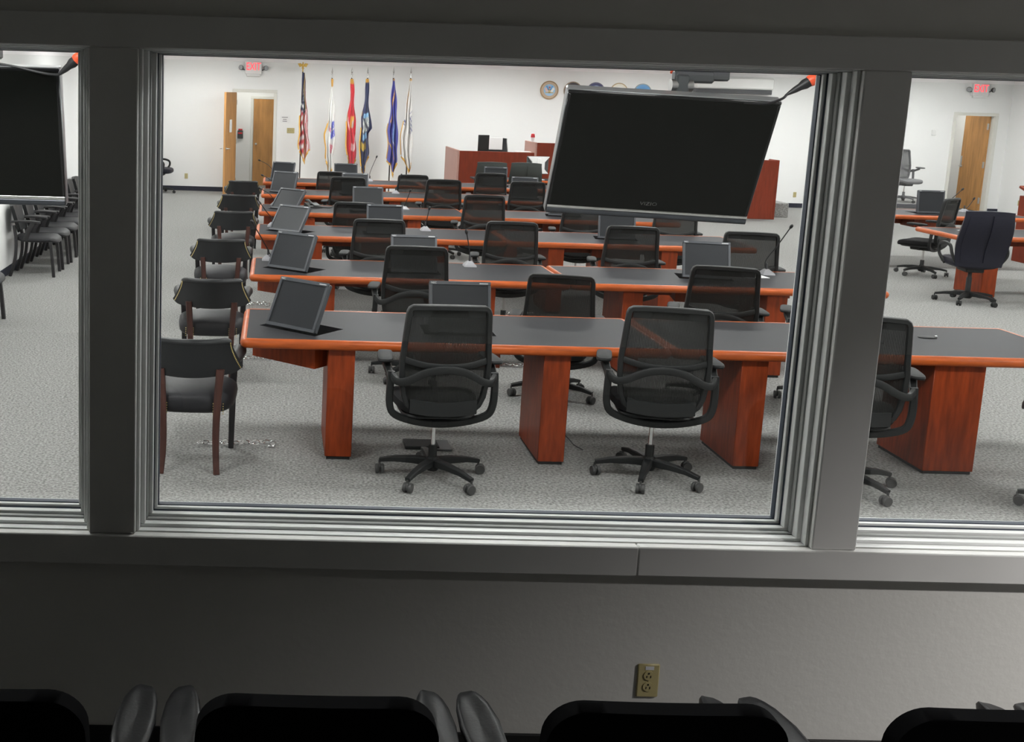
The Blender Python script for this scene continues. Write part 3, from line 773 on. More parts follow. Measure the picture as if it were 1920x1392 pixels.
# ------------------------------------------------------------------ gooseneck microphones
def mic(base, pts, label):
    """pts relative to base, ending at the head"""
    t = thing('microphone', label, 'microphone', base, 0, 'gooseneck microphones on the tables')
    obj('base', MB().add([(-.055, -.06, 0), (.055, -.06, 0), (.055, .06, 0), (-.055, .06, 0), (-.05, -.055, .014), (.05, -.055, .014), (.05, .055, .014), (-.05, .055, .014), (-.018, -.005, .045), (.018, -.005, .045), (.018, .03, .045), (-.018, .03, .045)],
        [(3, 2, 1, 0), (0, 1, 5, 4), (1, 2, 6, 5), (2, 3, 7, 6), (3, 0, 4, 7), (4, 5, 9, 8), (5, 6, 10, 9), (6, 7, 11, 10), (7, 4, 8, 11), (8, 9, 10, 11)]), 'mic_silver', t)
    P = spline([(0, .012, .04)] + pts, 6)
    obj('gooseneck', MB().tube(P, .005, 6).lathe([(.010, 0), (.010, .05), (.006, .055)], 8, T(0, .012, .04)), 'black_rubber', t)
    e = Vector(pts[-1]); dr = (P[-1] - P[-3]).normalized()
    obj('head', MB().pad((0, 0, 0), (.028, .028, .05), 1, M=dr.to_track_quat('Z', 'Y').to_matrix().to_4x4(), nu=12, nv=8).add([], []), 'black_rubber', t, T(*e))
    return t
mic((1.757, 9.76, ZT), [(-.01, 0, .15), (-.05, -.03, .31)], 'upright microphone on a grey base at the middle of the second table row')
mic((1.70, 12.30, ZT), [(.01, 0, .12), (.03, -.02, .25)], 'upright microphone at the middle of the third table row')
mic((4.41, 9.76, ZT), [(-.02, .0, .12), (.03, -.1, .28), (.06, -.25, .46)], 'tall slanting microphone on the right table of the second row')
mic((-.03, 9.80, ZT), [(.02, -.1, .06), (-.04, -.3, .2), (-.14, -.55, .40)], 'microphone leaning left over the guard chairs from the second row')
mic((.0, 12.28, ZT), [(.03, -.05, .06), (-.06, -.25, .18), (-.17, -.45, .35)], 'microphone leaning left from the third row end')
mic((.02, 14.55, ZT), [(.0, -.05, .06), (-.07, -.1, .16), (-.2, -.2, .24)], 'microphone leaning left from the fourth row end')
mic((.05, 16.9, ZT), [(.0, -.05, .06), (-.1, -.1, .16), (-.22, -.1, .22)], 'microphone leaning left from the fifth row end')
mic((.05, 19.1, ZT), [(-.05, 0, .1), (-.14, 0, .22), (-.30, 0, .30)], 'microphone arching left in front of the open door')
mic((1.64, 19.05, ZT), [(.0, 0, .15), (.10, -.02, .42)], 'tall microphone in front of the navy flag')
mic((1.85, 16.85, ZT), [(.02, 0, .12), (.07, -.02, .28)], 'microphone below the blue flag on the fifth row')
mic((1.72, 14.5, ZT), [(.02, 0, .12), (.06, -.02, .25)], 'microphone at the middle of the fourth row')
mic((9.9, 16.4, ZT), [(.08, 0, .12), (.30, 0, .34)], 'tall slanting microphone in front of the right wooden door')
mic((10.3, 16.45, ZT), [(.05, 0, .08), (.12, 0, .2)], 'short microphone in front of the right wooden door')

# ================================================================== MESH OFFICE CHAIR
def star_base(t, m='plastic', wheel='caster_grey', R=.315, ph=pi / 2, bulk=1.0):
    obj('base_hub', MB().lathe([(.034 * bulk, .055), (.042 * bulk, .07), (.042 * bulk, .125), (.03, .14)], 16), m, t)
    for k in range(5):
        a = ph + k * 2 * pi / 5; M_ = rot('Z', a)
        leg = obj('base_arm', MB().tube([(.02, 0, .105), (.12, 0, .106), (.23, 0, .098), (R, 0, .080)], None, ab=[(.027 * bulk, .024), (.024 * bulk, .021), (.019 * bulk, .016), (.016, .012)], up=(0, 0, 1), square=True, M=M_), m, t)
        Mc = M_ @ T(R, 0, 0) @ rot('Z', .6 + k * 1.3)
        c = MB()
        for sy in (-1, 1): c.lathe([(.012, -.008), (.027, -.009), (.0295, -.004), (.0295, .004), (.027, .009), (.012, .008)], 14, Mc @ T(.012, sy * .016, .0295) @ rot('X', pi / 2))
        c.tube([(0, 0, .03), (0, 0, .078)], .007, 6, M=Mc); c.pad((0, 0, 0), (.05, .022, .05), .8, nu=10, nv=6, M=Mc @ T(.008, 0, .038))
        obj('caster', c, wheel, leg)
BK = [(1.09, -.285, .222), (1.0, -.272, .228), (.88, -.252, .236), (.77, -.238, .245), (.66, -.232, .240), (.57, -.225, .226), (.52, -.22, .205), (.485, -.215, .17)]
def bk(z): return lerp_table(BK, z)
def mesh_chair(wheel='caster_grey', mm='chair_mesh'):
    t = thing('office_chair', '', 'chair')
    star_base(t, wheel=wheel)
    u = []                                    # (everything above the gas lift, listed so that it can be raised)
    def part(n, mb, m, par=t):
        o = obj(n, mb, m, par); u.append(o) if par is t else None; return o
    obj('gas_lift', MB().lathe([(.0135, .15), (.0135, .43)], 12), 'chrome', t)
    obj('lift_sleeve', MB().lathe([(.026, .06), (.026, .205), (.023, .21)], 14), 'plastic', t)
    part('mechanism', MB().box((0, .02, .395), (.17, .26, .055), .012).box((.10, .05, .385), (.16, .03, .02), .004).box((-.12, .0, .39), (.12, .04, .025), .004), 'plastic')
    def seatf(p):
        x, y, z = p; return (x * (1 - .10 * max(0, -y / .25)), y, z - (.028 * max(0, (y - .12) / .13) ** 2) + .012 * (x / .25) ** 2)
    s = part('seat', MB().pad((0, .045, .468), (.50, .50, .085), .45, .5, 24, 10, fn=seatf), 'seat_fabric')
    part('seat_pan', MB().pad((0, .035, .428), (.44, .44, .035), .4, .5), 'plastic')
    # back frame loop
    L = []
    zs = [.485, .495, .52, .57, .66, .77, .88, 1.0, 1.06]
    for z in zs: y_, w = bk(z); L.append((w, y_, z))
    y_, w = bk(1.085); L += [(w - .006, y_ + .002, 1.079), (w - .020, y_, 1.088)]
    top = [(.12, bk(1.09)[0] - .012, 1.092), (0, bk(1.09)[0] - .018, 1.094), (-.12, bk(1.09)[0] - .012, 1.092)]
    bot = [(-.10, -.232, .472), (0, -.238, .466), (.10, -.232, .472)]
    loop = L + top + [(-x, y, z) for x, y, z in L[::-1]] + bot
    obj_ab = []
    for x, y, z in loop: obj_ab.append((.022, .015) if z < 1.04 else (.024, .015))
    part('back_frame', MB().tube(loop, None, ab=[(b, a) for a, b in [(q[0], q[1]) for q in obj_ab]], up=None, closed=True, n=8) if False else back_loop(loop, obj_ab), 'plastic')
    part('top_rail', MB().sheet(lambda a, b: ((a - .5) * .40, bk(1.085 - b * .05)[0] - .016 * (1 - (2 * a - 1) ** 2), 1.088 - b * .05), 8, 2, .022), 'plastic')
    def web(a, b):
        z = .482 + b * .595; y_, w = bk(z); x = (2 * a - 1) * (w - .006); return (x, y_ - .026 * (1 - (x / w) ** 2) * (1 if z > .5 else .6), z)
    part('back_mesh', MB().sheet(web, 14, 14, .004), mm)
    part('lumbar_rail', MB().tube(spline([(-.24, -.245, .785), (-.13, -.268, .757), (0, -.276, .748), (.13, -.268, .757), (.24, -.245, .785)], 4), None, ab=(.010, .017), up=(0, 0, 1), square=True), 'plastic')
    part('lower_rail', MB().sheet(lambda a, b: ((a - .5) * .38, -.236 - .012 * (1 - (2 * a - 1) ** 2), .552 - b * .08 - .016 * (1 - (2 * a - 1) ** 2)), 8, 2, .026), 'plastic')
    part('support_arch', MB().tube(spline([(-.295, -.20, .680), (-.265, -.245, .655), (-.21, -.275, .668), (-.11, -.30, .722), (0, -.31, .742), (.11, -.30, .722), (.21, -.275, .668), (.265, -.245, .655), (.295, -.20, .680)], 4), None, ab=(.014, .021), up=(0, 0, 1), square=True), 'plastic')
    part('carrier_loop', MB().tube(spline([(-.295, -.19, .70), (-.30, -.19, .60), (-.296, -.18, .50), (-.262, -.17, .440), (-.14, -.15, .395), (0, -.14, .378), (.14, -.15, .395), (.262, -.17, .440), (.296, -.18, .50), (.30, -.19, .60), (.295, -.19, .70)], 4), None, ab=(.020, .016), up=(0, 1, 0), square=True), 'plastic')
    part('spine', MB().box((0, -.09, .385), (.10, .14, .035), .008), 'plastic')
    for sx in (-1, 1):
        a = part('arm_post', MB().tube([(sx * .295, -.19, .66), (sx * .30, -.12, .685), (sx * .305, -.03, .715)], None, ab=[(.022, .018), (.02, .018), (.024, .018)], up=(0, 0, 1), square=True), 'plastic')
        obj('arm_pad', MB().pad((sx * .308, -.0, .742), (.092, .27, .034), .5, .6, 18, 8, M=rot('Z', sx * .12)), 'arm_rubber', a)
    t['lift'] = 0.0
    return t
def back_loop(loop, ab):
    """closed band lying in the back's plane: wide seen from behind, shallow in depth"""
    return MB().tube(loop, None, ab=[(b, a) for a, b in ab], up=(0, 1, 0), closed=True, square=True)
chairA = mesh_chair('caster_grey'); chairB = None
LOW = ('gas_lift', 'lift_sleeve', 'base_hub', 'base_arm')
usedc = [False]
def put_chair(x, y, ztop, yaw, label, group='black mesh office chairs at the tables', base=0):
    t = copy_tree(chairA) if usedc[0] else chairA
    usedc[0] = True
    place(t, (x, y, 0), radians(yaw), label, group)
    dz = ztop - 1.09
    for c in t.children:
        if not c.name.startswith(LOW): c.location.z = dz
        elif c.name.startswith('gas_lift'): c.location.z = dz * .5
        elif base: c.rotation_euler.z = radians(base)
    return t
CH = [  # x, y, top height, yaw, label
    (.985, 6.34, 1.09, 2, 'black mesh office chair pulled up to the nearest table, left of the two', 0),
    (2.31, 6.44, 1.09, -10, 'black mesh office chair near the joint of the nearest tables', 20),
    (3.44, 6.35, 1.09, -22, 'black mesh office chair half hidden by the right window post', 10),
    (1.13, 8.72, 1.09, -4, 'black mesh office chair left of the microphone at the second table row', 0),
    (2.17, 8.25, .975, -12, 'low black mesh office chair just behind the nearest table', 30),
    (3.36, 8.22, 1.07, -14, 'black mesh office chair in front of the right monitor of the second row', 0),
    (4.22, 8.20, 1.07, -18, 'black mesh office chair cut off by the window frame at the second row', 0),
    (1.0, 10.5, 1.09, -3, 'black mesh office chair at the left of the third table row', 10),
    (2.26, 10.6, 1.09, -5, 'black mesh office chair over the joint of the third row tables', 0),
    (3.37, 10.5, 1.09, -7, 'black mesh office chair below the hanging screen at the third row', 25),
    (4.42, 10.3, 1.09, -12, 'black mesh office chair at the right end of the third row', 0),
    (.95, 12.95, 1.0, -3, 'low black mesh office chair at the left of the fourth row', 0),
    (2.50, 13.35, 1.09, -3, 'black mesh office chair over the joint of the fourth row tables', 0),
    (3.65, 13.2, 1.06, -5, 'black mesh office chair under the lower edge of the hanging screen', 0),
    (4.75, 13.2, 1.06, -8, 'black mesh office chair at the right end of the fourth row', 0),
    (1.03, 15.55, 1.09, -2, 'black mesh office chair at the left of the fifth row', 0),
    (2.35, 15.6, 1.09, -2, 'black mesh office chair at the middle of the fifth row', 0),
    (3.53, 15.65, 1.09, -4, 'black mesh office chair beside the screen edge at the fifth row', 0),
    (.93, 17.8, 1.0, -2, 'black mesh office chair at the left of the farthest row, under the flags', 0),
    (2.2, 17.8, .985, -2, 'black mesh office chair at the middle of the farthest row', 0),
    (3.42, 17.75, 1.05, -3, 'black mesh office chair at the farthest row in front of the grey chairs', 0),
    (8.93, 15.05, 1.07, 38, 'black mesh office chair between the two right-block tables', 0),
    (4.62, 5.95, 1.0, -100, 'office chair of which only the casters show at the right frame edge', 10),
]
for c in CH: put_chair(*c[:5], base=c[5])
c = put_chair(13.08, 23.0, 1.06, 186, 'mesh chair paled by painted window reflection on the low platform beside the right window post', 'reflection-paled chair on the platform')
c.location.z = .34
for p in c.children:  # recolour this chair lighter for the window reflection over it
    for q in [p] + list(p.children):
        if q.type == 'MESH' and not q.name.startswith(('gas_lift', 'caster')):
            q.data = q.data.copy(); q.data.materials[0] = MATS['glare_mesh' if q.name.startswith('back_mesh') else 'glare_plastic']

# ================================================================== GUARD CHAIRS (upholstered captain's chairs)
def guard_chair():
    t = thing('armchair', '', 'chair')
    def band(a, b):
        s = 2 * a - 1; k = abs(s)
        x = s * (.228 + .062 * (1 - b) ** 1.5)
        zt = .800 - .02 * max(0, (k - .86) / .14) ** 2 - .006 * k
        zb = .598 - .010 * (1 - k * k) + .03 * max(0, (k - .8) / .2) ** 2
        return (x, -.275 + .15 * s * s * (1 - .25 * b) - .025 * b, zb + (zt - zb) * b)
    bb = obj('backrest', MB().sheet(band, 32, 8, .045), 'vinyl', t, sharp=80)
    obj('top_roll', MB().tube([Vector(band(.02 + i / 30 * .96, 1.0)) + Vector((0, 0, -.006)) for i in range(31)], .024, 10), 'vinyl', bb)
    nails = MB()
    for s in (-1, 1):
        for k in range(17):
            p = Vector(band(.5 + s * .488, 1.0 - k / 16 * .98)) + Vector((s * .006, -.024, 0))
            nails.pad(tuple(p), (.0095, .0095, .0095), 1, nu=6, nv=4)
    tag(obj('nail_trim', nails, 'brass_nail', bb), kind='stuff')
    for s in (-1, 1):
        obj('arm_pad', MB().tube(spline([(s * .245, -.16, .650), (s * .262, -.06, .662), (s * .272, .08, .660), (s * .270, .17, .645)], 4), None, ab=[(.034 + .012 * (i / 12), .036 + .006 * (i / 12)) for i in range(13)], up=(0, 0, 1), n=12).pad((s * .269, .175, .644), (.094, .07, .084), .9, .9, 14, 8), 'vinyl', t)
    def sf(p):
        x, y, z = p; return (x * (1 + .06 * y / .25), y, z + (.022 * (1 - (x / .27) ** 2 - (y / .27) ** 2) if z > 0 else 0))
    st = obj('seat', MB().pad((0, .0, .415), (.53, .52, .15), .55, .55, 28, 12, fn=sf), 'vinyl_seat', t)
    n2 = MB()
    for s in (-1, 1):
        for dx in (-.028, .03):
            for k in range(5): n2.pad((s * .165 + dx, -.262, .365 + k * .015), (.008, .008, .008), 1, nu=6, nv=4)
    tag(obj('seat_nails', n2, 'brass_nail', st), kind='stuff')
    for s in (-1, 1):
        obj('leg', MB().tube(spline([(s * .175, -.252, .63), (s * .165, -.258, .50), (s * .158, -.262, .36), (s * .155, -.255, .22), (s * .158, -.262, .10), (s * .165, -.285, .0)], 4), None, ab=[(.024 - .006 * i / 20, .02 - .004 * i / 20) for i in range(21)], up=(0, 1, 0), square=True), 'dark_wood', t)
        obj('leg', MB().tube([(s * .245, .19, .62), (s * .235, .21, .42), (s * .23, .225, .0)], None, ab=[(.022, .022), (.022, .022), (.017, .017)], up=(0, 1, 0), square=True), 'black_wood', t)
    obj('seat_rail', MB().box((0, .0, .37), (.38, .34, .04), .01), 'black_wood', t)
    return t
g0 = guard_chair()
GY = [6.60, 8.68, 10.98, 13.50, 15.62, 18.0]
GL = ['black vinyl armchair with brass nails cut off by the left window frame, nearest one', 'black vinyl armchair second in the column beside the tables', 'black vinyl armchair third in the column beside the tables', 'black vinyl armchair fourth in the column beside the tables', 'black vinyl armchair fifth in the column beside the tables', 'black vinyl armchair farthest in the column, in front of the open door']
GXs = [-.455, -.455, -.50, -.475, -.475, -.485]
for i, y in enumerate(GY):
    t = g0 if i == 0 else copy_tree(g0)
    place(t, (GXs[i], y, 0), radians([0, 1, 2, 3, 0, 1][i]), GL[i], 'vinyl armchairs in a column along the table ends')

# floor chains
lk = MB().torus(.0135, .0042, 1.55, 12, 6)
def chain(p0, p1, n, label):
    a, b = Vector(p0), Vector(p1); d = b - a; rz = atan2(d.y, d.x)
    t = thing('floor_chain', label, 'chain', (p1[0], p1[1], 0), 0, 'steel chains on the carpet')
    obj('anchor', MB().lathe([(.022, 0), (.022, .006), (.012, .01)], 12).torus(.016, .005, 1.2, M=T(.01, 0, .022) @ rot('X', pi / 2)), 'steel', t)
    for k in range(n):
        f = k / n; p = a + d * f - b; w = .014 * sin(k * 1.7) * sin(pi * f)
        o = obj('link', lk, 'chrome', t) if k == 0 and 'm' not in chain.__dict__ else bpy.data.objects.new('link', chain.m)
        if k == 0 and 'm' not in chain.__dict__: chain.m = o.data
        else: COL.objects.link(o); o.parent = t
        o.matrix_basis = T(p.x, p.y + w, .02 + .012 * f * f) @ rot('Z', rz + .2 * sin(k * 2.1)) @ rot('X', (pi / 2 if k % 2 else .15) + .2 * sin(k))
chain((-.42, 6.85, 0), (.03, 6.86, 0), 14, 'steel chain on the carpet under the nearest armchair')
chain((-.40, 9.14, 0), (.04, 9.17, 0), 14, 'steel chain on the carpet beside the second armchair')
chain((-.40, 11.55, 0), (-.03, 11.56, 0), 12, 'steel chain on the carpet beside the third armchair')
chain((1.93, 9.17, 0), (2.17, 9.12, 0), 10, 'steel chain under the second table row')
chain((2.42, 11.38, 0), (2.80, 11.45, 0), 14, 'steel chain under the third table row')

# ================================================================== BLACK SIDE CHAIRS ALONG THE LEFT WALL
def side_chair():
    t = thing('side_chair', '', 'chair')        # faces +Y
    def sf(p):
        x, y, z = p; return (x * (1 + .10 * y / .25), y, z + .012 * (y / .25) ** 2 - .035 * max(0, y - .18) / .07)
    obj('seat', MB().pad((0, .02, .435), (.50, .52, .075), .6, .6, 24, 10, fn=sf), 'vinyl_seat', t)
    def bf(a, b):
        w = .235 - .075 * (1 - b) ** 1.5; s = 2 * a - 1; z = .52 + .33 * b + (.0 if b < .9 else -.02 * s * s)
        return (s * w, -.205 - .075 * b + .03 * s * s, z)
    obj('backrest', MB().sheet(bf, 12, 10, .04), 'vinyl', t, sharp=80)
    for s in (-1, 1):
        obj('leg', MB().tube(spline([(s * .18, -.235, .60), (s * .19, -.21, .43), (s * .20, -.22, .22), (s * .205, -.28, .0)], 5), None, ab=(.021, .017), up=(0, 1, 0), square=True), 'black_wood', t)
        obj('leg', MB().tube(spline([(s * .215, .19, .42), (s * .218, .21, .25), (s * .222, .23, .0)], 5), None, ab=(.022, .018), up=(0, 1, 0), square=True), 'black_wood', t)
        a = obj('armrest', MB().tube(spline([(s * .205, -.25, .645), (s * .235, -.16, .655), (s * .245, -.04, .655), (s * .24, .08, .645)], 4), None, ab=(.030, .013), up=(0, 0, 1), square=True), 'black_wood', t)
        obj('arm_support', MB().tube([(s * .238, .0, .645), (s * .23, -.06, .54), (s * .222, -.10, .43)], None, ab=[(.03, .016), (.027, .016), (.03, .016)], up=(1, 0, 0), square=True), 'black_wood', a)
    return t
s0 = side_chair()
SY = [10.35, 13.2, 13.77, 14.34, 14.91, 15.48, 16.05, 16.62, 17.2]
for i, y in enumerate(SY):
    t = s0 if i == 0 else copy_tree(s0)
    lab = 'black side chair with only its seat corner showing at the left frame edge' if i == 0 else 'black side chair against the left wall, %s of the row under the left screen' % ['', 'first', 'second', 'third', 'fourth', 'fifth', 'sixth', 'seventh', 'eighth'][i]
    place(t, (-2.79, y, 0), -pi / 2 + radians(2 if i else 0), lab, 'black side chairs along the left wall')

# ================================================================== EXECUTIVE CHAIRS
def exec_chair(m='leather', arms=True, name='executive_chair'):
    t = thing(name, '', 'chair')
    star_base(t, R=.335, wheel='plastic', bulk=1.25)
    obj('gas_lift', MB().lathe([(.03, .06), (.03, .30), (.022, .31), (.022, .42)], 14), 'plastic', t)
    obj('mechanism', MB().box((0, 0, .40), (.2, .26, .05), .012), 'plastic', t)
    def sf(p):
        x, y, z = p; return (x, y, z + .02 * (x / .26) ** 2)
    obj('seat', MB().pad((0, .04, .475), (.54, .54, .13), .5, .6, 24, 10, fn=sf), m, t)
    def bf(a, b):
        s = 2 * a - 1; z = .46 + .66 * b; w = .235 + .035 * sin(pi * min(1, b * 1.1)) + .015 * b
        return (s * w, -.20 - .13 * b + .05 * s * s + .02 * sin(b * 2 * pi), z - .012 * s * s * (b > .9))
    o = obj('backrest', MB().sheet(bf, 14, 16, .085), m, t, sharp=80)
    for s in (-1, 1): obj('back_panel', MB().sheet(lambda a, b: tuple(Vector(bf(.5 + s * (.03 + a * .40), .08 + b * .84)) + Vector((0, -.048, 0))), 6, 10, .02), m, o, sharp=80)
    if arms:
        for s in (-1, 1):
            obj('arm_loop', MB().tube(spline([(s * .25, -.16, .50), (s * .30, -.18, .60), (s * .305, -.12, .69), (s * .30, .06, .70), (s * .30, .17, .66), (s * .295, .17, .56), (s * .26, .08, .46)], 5), None, ab=(.022, .017), up=(1, 0, 0), n=8), 'plastic', t)
    return t
e0 = exec_chair(); place(e0, (8.27, 12.95, 0), radians(-9), 'dark blue leather executive chair with arm loops at the front right table')
e1 = copy_tree(e0); place(e1, (-2.47, 24.0, 0), radians(-97), 'black loop-armed chair at the far wall cut off by the window frame')
e2 = copy_tree(e0); place(e2, (9.55, 12.7, 0), radians(30), 'dark executive chair of which only an edge shows at the right frame edge')
gch = exec_chair('grey_fabric', False, 'grey_chair')
place(gch, (3.79, 19.85, 0), radians(4), 'grey fabric chair, left of the pair in front of the bench')
g2 = copy_tree(gch); place(g2, (4.47, 19.95, 0), radians(-6), 'grey fabric chair, right of the pair in front of the bench')
jc = exec_chair('vinyl', False, 'judge_chair'); place(jc, (4.54, 23.0, .29), radians(176), 'black high-backed chair behind the left wing of the bench')
for c in jc.children:
    if c.name.startswith('backrest'): obj('paper_cover', MB().box((0, -.205, 1.0), (.32, .012, .25), .003), 'paper', c)

# ------------------------------------------------------------------ desk in front of the bench, computers and small things
t = thing('clerk_desk', 'low desk with reddish edge in front of the bench, carrying a white monitor', 'desk', (4.9, 20.7, 0))
obj('desktop', MB().box((0, 0, .735), (2.4, .7, .03), .006), 'laminate', t); obj('edge_strip', MB().box((0, -.36, .735), (2.42, .03, .045), .012), 'edge_wood', t)
for x in (-1.1, 1.1): obj('panel_leg', MB().box((x, 0, .36), (.04, .6, .72), .004), 'leg_wood', t)
obj('modesty_panel', MB().box((0, -.2, .45), (2.1, .02, .5), .003), 'plastic', t)
t = thing('white_monitor', 'white-backed monitor on a white stand in front of the bench', 'monitor', (4.87, 20.62, .75), radians(8))
obj('shell', MB().box((0, .03, .27), (.42, .03, .33), .01), 'plastic_grey', t)
obj('back_cover', MB().prism([(-.21, .43), (.21, .43), (.12, .33), (.12, .20), (.20, .12), (-.20, .12), (-.12, .20), (-.12, .33)], 0, .05, T(0, .02, 0) @ FACE), 'white_plastic', t)
obj('stand_neck', MB().box((0, -.05, .2), (.07, .03, .40), .008), 'white_plastic', t)
obj('stand_foot', MB().pad((0, -.02, .008), (.26, .2, .016), .6), 'white_plastic', t)
t = thing('bench_monitor', 'black monitor standing on the left wing of the bench', 'monitor', (4.16, 22.33, 1.02), radians(20))
obj('panel', MB().box((0, 0, .29), (.24, .04, .36), .008), 'plastic', t); obj('stand', MB().box((0, .02, .06), (.06, .04, .12), .005).pad((0, 0, .008), (.2, .16, .016), .6), 'plastic', t)
t = thing('paper_cup', 'red and white cup standing on the raised part of the bench', 'cup', (5.13, 22.3, 1.385))
obj('cup', MB().lathe([(.028, 0), (.036, .09)], 14), 'paper', t); obj('lid', MB().lathe([(.040, .085), (.042, .10), (.034, .15), (.02, .16)], 14), 'red_plastic', t)
t = thing('file_stack', 'low pile of pale papers on the left wing of the bench', 'papers', (4.95, 22.33, 1.02))
for k in range(3): obj('sheaf', MB().box((.01 * k, 0, .03 + .055 * k), (.30, .22, .05), .002, rot('Z', .1 * k)), 'paper', t)
t = thing('desk_telephone', 'black telephone with its cord on the fourth row table', 'telephone', (.52, 14.42, ZT), radians(20))
obj('body', MB().add([(-.09, -.1, 0), (.09, -.1, 0), (.09, .1, 0), (-.09, .1, 0), (-.085, -.095, .02), (.085, -.095, .02), (.085, .095, .06), (-.085, .095, .06)], [(3, 2, 1, 0), (0, 1, 5, 4), (1, 2, 6, 5), (2, 3, 7, 6), (3, 0, 4, 7), (4, 5, 6, 7)]), 'plastic', t)
obj('handset', MB().tube(spline([(-.06, -.09, .05), (-.06, -.05, .075), (-.06, .05, .095), (-.06, .09, .08)], 4), None, ab=(.022, .013), up=(0, 0, 1), n=8), 'plastic', t)
obj('keypad', MB().box((.03, -.02, .045), (.08, .10, .004), .001, rot('X', .2)), 'plastic_grey', t)
obj('cord', MB().tube(spline([(.1, -.05, .01), (.2, -.1, .008), (.3, .0, .03), (.4, .05, .008)], 6), .007, 6), 'black_rubber', t)
def sheet_thing(loc, rz, label):
    t = thing('paper_sheet', label, 'paper', loc, rz); obj('sheet', MB().box((0, 0, .002), (.21, .28, .003)), 'paper', t)
    for k in range(5): obj('print_line', MB().box((0, -.1 + .05 * k, .0038), (.15, .006, .0006)), 'plastic_grey', t)
sheet_thing((4.22, 9.66, ZT), .1, 'white paper lying beside the right monitor of the second row')
sheet_thing((8.75, 13.75, ZT), .3, 'white paper lying on the front table of the right block')
t = thing('lectern', 'reddish wooden lectern seen at the right frame edge', 'lectern', (11.6, 16.6, 0))
obj('body', MB().box((0, 0, .5), (.5, .45, 1.0), .006), 'bench_wood', t); obj('reading_top', MB().box((0, -.02, 1.06), (.56, .5, .04), .006, rot('X', .3)), 'bench_wood', t)
# loose cable on the carpet between the near tables
t = thing('floor_box', 'small dark floor box lying behind the left near chair', 'floor box', (1.0, 6.95, 0))
obj('lid', MB().box((0, 0, .012), (.22, .16, .024), .004), 'plastic', t); obj('lid_rim', MB().box((.12, .0, .008), (.14, .2, .012), .003), 'plastic_grey', t)
cb = obj('loose_cable', MB().tube(spline([(2.05, 6.92, .01), (2.0, 6.96, .03), (1.98, 7.02, .05), (1.93, 7.1, .09)], 5), .004, 6), 'black_rubber')
tag(cb, 'thin black cable end standing up from the carpet behind the right near chair', 'cable')

# ================================================================== HANGING SCREENS
def tv(M, label, w=1.12, h=.747):
    t = thing('television', label, 'television', M=M)
    d = .10
    obj('cabinet', MB().box((0, .024, 0), (w, .066, h), .008), 'tv_silver', t)
    m = MB(); ring(m, -w / 2 + .004, w / 2 - .004, -h / 2 + .003, h / 2 - .004, .018, .048, .018, -.014, .010, .004); fr = obj('front_frame', m, 'tv_gloss', t)
    obj('chrome_line', MB().tube([(-w / 2 + .006, -.015, -h / 2 + .046), (w / 2 - .006, -.015, -h / 2 + .046)], None, ab=(.005, .009), up=(0, 0, 1), n=10), 'chrome', fr)
    obj('speaker_bar', MB().tube([(-w / 2 + .006, -.012, -h / 2 + .020), (w / 2 - .006, -.012, -h / 2 + .020)], None, ab=(.008, .017), up=(0, 0, 1), n=12), 'tv_bar', fr)
    obj('screen', MB().box((0, -.005, .016), (w - .028, .016, h - .07)), 'tv_screen', t, smooth=False)
    text('brand_mark', 'VIZIO', .030, 'tv_logo', t, T(0, -.0136, -h / 2 + .095) @ Matrix.Diagonal((1.25, 1, 1, 1)) @ FACE, .0004)
    obj('back_hump', MB().box((0, .08, -.03), (.7, .07, .44), .02), 'plastic', t)
    obj('mount_plate', MB().box((0, .128, .02), (.42, .03, .34), .004), 'tv_mount', t)
    return t
def Rtv(yaw, tilt, roll): return rot('Z', yaw) @ rot('X', tilt) @ rot('Y', roll)
tvM = T(2.089, 6.064, 1.946) @ Rtv(-.061, .414, .033)
tvR = tv(tvM, 'large tilted flat television with silver frame hanging in the middle window')
tvM2 = T(-1.665, 5.90, 1.967) @ Rtv(.0, .235, .0)
tvL = tv(tvM2, 'large flat television with silver frame cut off at the left frame edge')
def mount(M, x, y, label, off):
    t = thing('ceiling_mount', label, 'television mount', (x, y, CEIL))
    obj('ceiling_plate', MB().box((0, 0, -.012), (.2, .2, .024), .004), 'tv_mount', t)
    z1 = off[2] - CEIL
    obj('pole', MB().lathe([(.024, -.02), (.024, z1 - .02)], 14, ), 'tv_mount', t)
    b = obj('bracket', MB().box((.0, -.0, z1 - .03), (.13, .10, .12), .01).box((-.13, -.02, z1 - .07), (.22, .07, .07), .012).box((-.20, -.04, z1 - .13), (.07, .07, .14), .01), 'tv_mount', t)
    # arm reaching the plate behind the screen
    p = M @ Vector((0, .14, .10)); p -= Vector((x, y, CEIL))
    obj('tilt_arm', MB().tube([(-.20, -.02, z1 - .17), (p.x, p.y, p.z)], None, ab=(.03, .03), up=(1, 0, 0), square=True), 'tv_mount', t)
    obj('pivot', MB().lathe([(.035, -.06), (.035, .06)], 14, T(-.20, -.04, z1 - .12) @ rot('Y', pi / 2)), 'steel', t)
mount(tvM, 2.435, 6.27, 'dark ceiling bracket holding the middle television', (2.435, 6.27, 2.46))
mount(tvM2, -1.55, 6.15, 'dark ceiling bracket holding the left television', (-1.55, 6.15, 2.46))
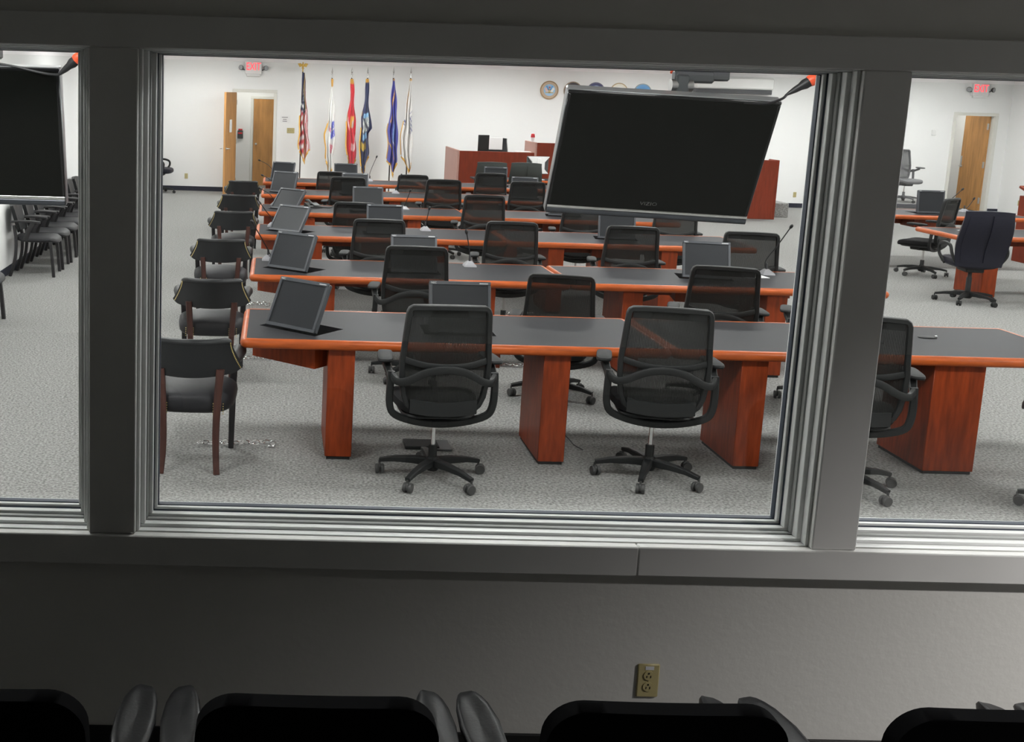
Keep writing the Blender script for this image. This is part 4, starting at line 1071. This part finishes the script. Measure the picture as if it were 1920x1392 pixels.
def cord(conn, dirv, cable, label, up):
    """orange connector at conn pointing along dirv to the black plug, cable from the plug"""
    t = thing('power_cord', label, 'power cord', conn)
    dv = Vector(dirv).normalized(); Q = dv.to_track_quat('Z', 'Y').to_matrix().to_4x4()
    obj('orange_connector', MB().lathe([(.014, -.075), (.024, -.06), (.027, -.02), (.030, .0), (.027, .012)], 14, Q), 'orange_plug', t)
    obj('black_plug', MB().lathe([(.025, .012), (.026, .035), (.018, .06), (.016, .085), (.009, .12), (.006, .13)], 14, Q), 'black_rubber', t)
    e = dv * .13
    obj('black_cable', MB().tube(spline([tuple(e)] + cable, 8), .0065, 8), 'black_rubber', t)
    obj('orange_cable', MB().tube(spline([tuple(dv * -.07), tuple(dv * -.14 + Vector((0, 0, .05)))] + up, 8), .0075, 8), 'orange_plug', t)
cord((2.665, 5.62, 2.375), (-.09, .02, -.062), [(-.13, .02, -.095), (-.17, .10, -.12), (-.22, .25, -.12)], 'orange extension plug with black cord at the right end of the middle television', [(.16, 0, .25), (.18, 0, CEIL - 2.375)])
cord((-1.0, 5.72, 2.375), (-.09, .02, -.075), [(-.19, .07, -.075), (-.42, .10, -.035), (-.70, .12, -.03)], 'orange extension plug with black cord above the left television', [(.14, 0, .25), (.16, 0, CEIL - 2.375)])
t = tag(obj('orange_cable', MB().tube(spline([(2.34, 6.3, 3.04), (2.27, 6.36, 2.7), (2.235, 6.36, 2.48), (2.21, 6.33, 2.41)], 6), .008, 8), 'orange_plug'), 'thin orange cable hanging beside the middle television bracket', 'cable')

# ================================================================== GALLERY CHAIRS (foreground)
def gallery_chair():
    t = thing('gallery_chair', '', 'chair')       # faces +Y
    def bf(a, b):
        s = 2 * a - 1; b = 1 - (1 - b) ** 1.8; z = .50 + .447 * b; w = .272 - .008 * b; r = .085
        if z > .947 - r: w += -r + sqrt(max(0, r * r - (z - .947 + r) ** 2))
        return (s * w, -.20 - .07 * b + .004 * s * s, z)
    obj('backrest', MB().sheet(bf, 18, 22, .05, dirn=(0, 1, 0)), 'gallery_vinyl', t, sharp=80)
    obj('seat', MB().pad((0, .05, .45), (.54, .52, .11), .5, .6, 24, 10), 'gallery_vinyl', t)
    for s in (-1, 1):
        def af(p):
            x, y, z = p; k = (y + .18) / .36; return (x * (.62 + .42 * sin(pi * min(1, k * .85 + .12))), y, z - .02 * k + .008 * (x / .04) ** 2)
        obj('arm_pad', MB().pad((s * .325, .12, .655), (.102, .40, .05), .6, .7, 20, 10, M=rot('Z', -s * .04) @ rot('Y', s * .18), fn=af), 'gallery_arm', t)
        obj('arm_post', MB().tube([(s * .315, .05, .64), (s * .30, .02, .50), (s * .26, .0, .42)], None, ab=(.03, .018), up=(0, 1, 0), square=True), 'plastic', t)
        obj('leg', MB().tube([(s * .24, .26, .42), (s * .25, .28, .0)], .016, 8), 'plastic', t)
        obj('leg', MB().tube([(s * .24, -.22, .50), (s * .25, -.27, .0)], .016, 8), 'plastic', t)
    obj('back_stay', MB().box((0, -.205, .50), (.40, .03, .06), .008), 'plastic', t)
    return t
c0 = gallery_chair()
GN = ['black gallery chair at the bottom left corner of the frame', 'black gallery chair under the left of the middle window', 'black gallery chair in front of the ivory outlet', 'black gallery chair right of the ivory outlet', 'black gallery chair of which only an arm tip shows at the bottom right corner']
for i, x in enumerate([-.64, .127, .892, 1.657, 2.42]):
    t = c0 if i == 0 else copy_tree(c0)
    place(t, (x, 2.50, 0), 0, GN[i], 'black chairs in the gallery row')
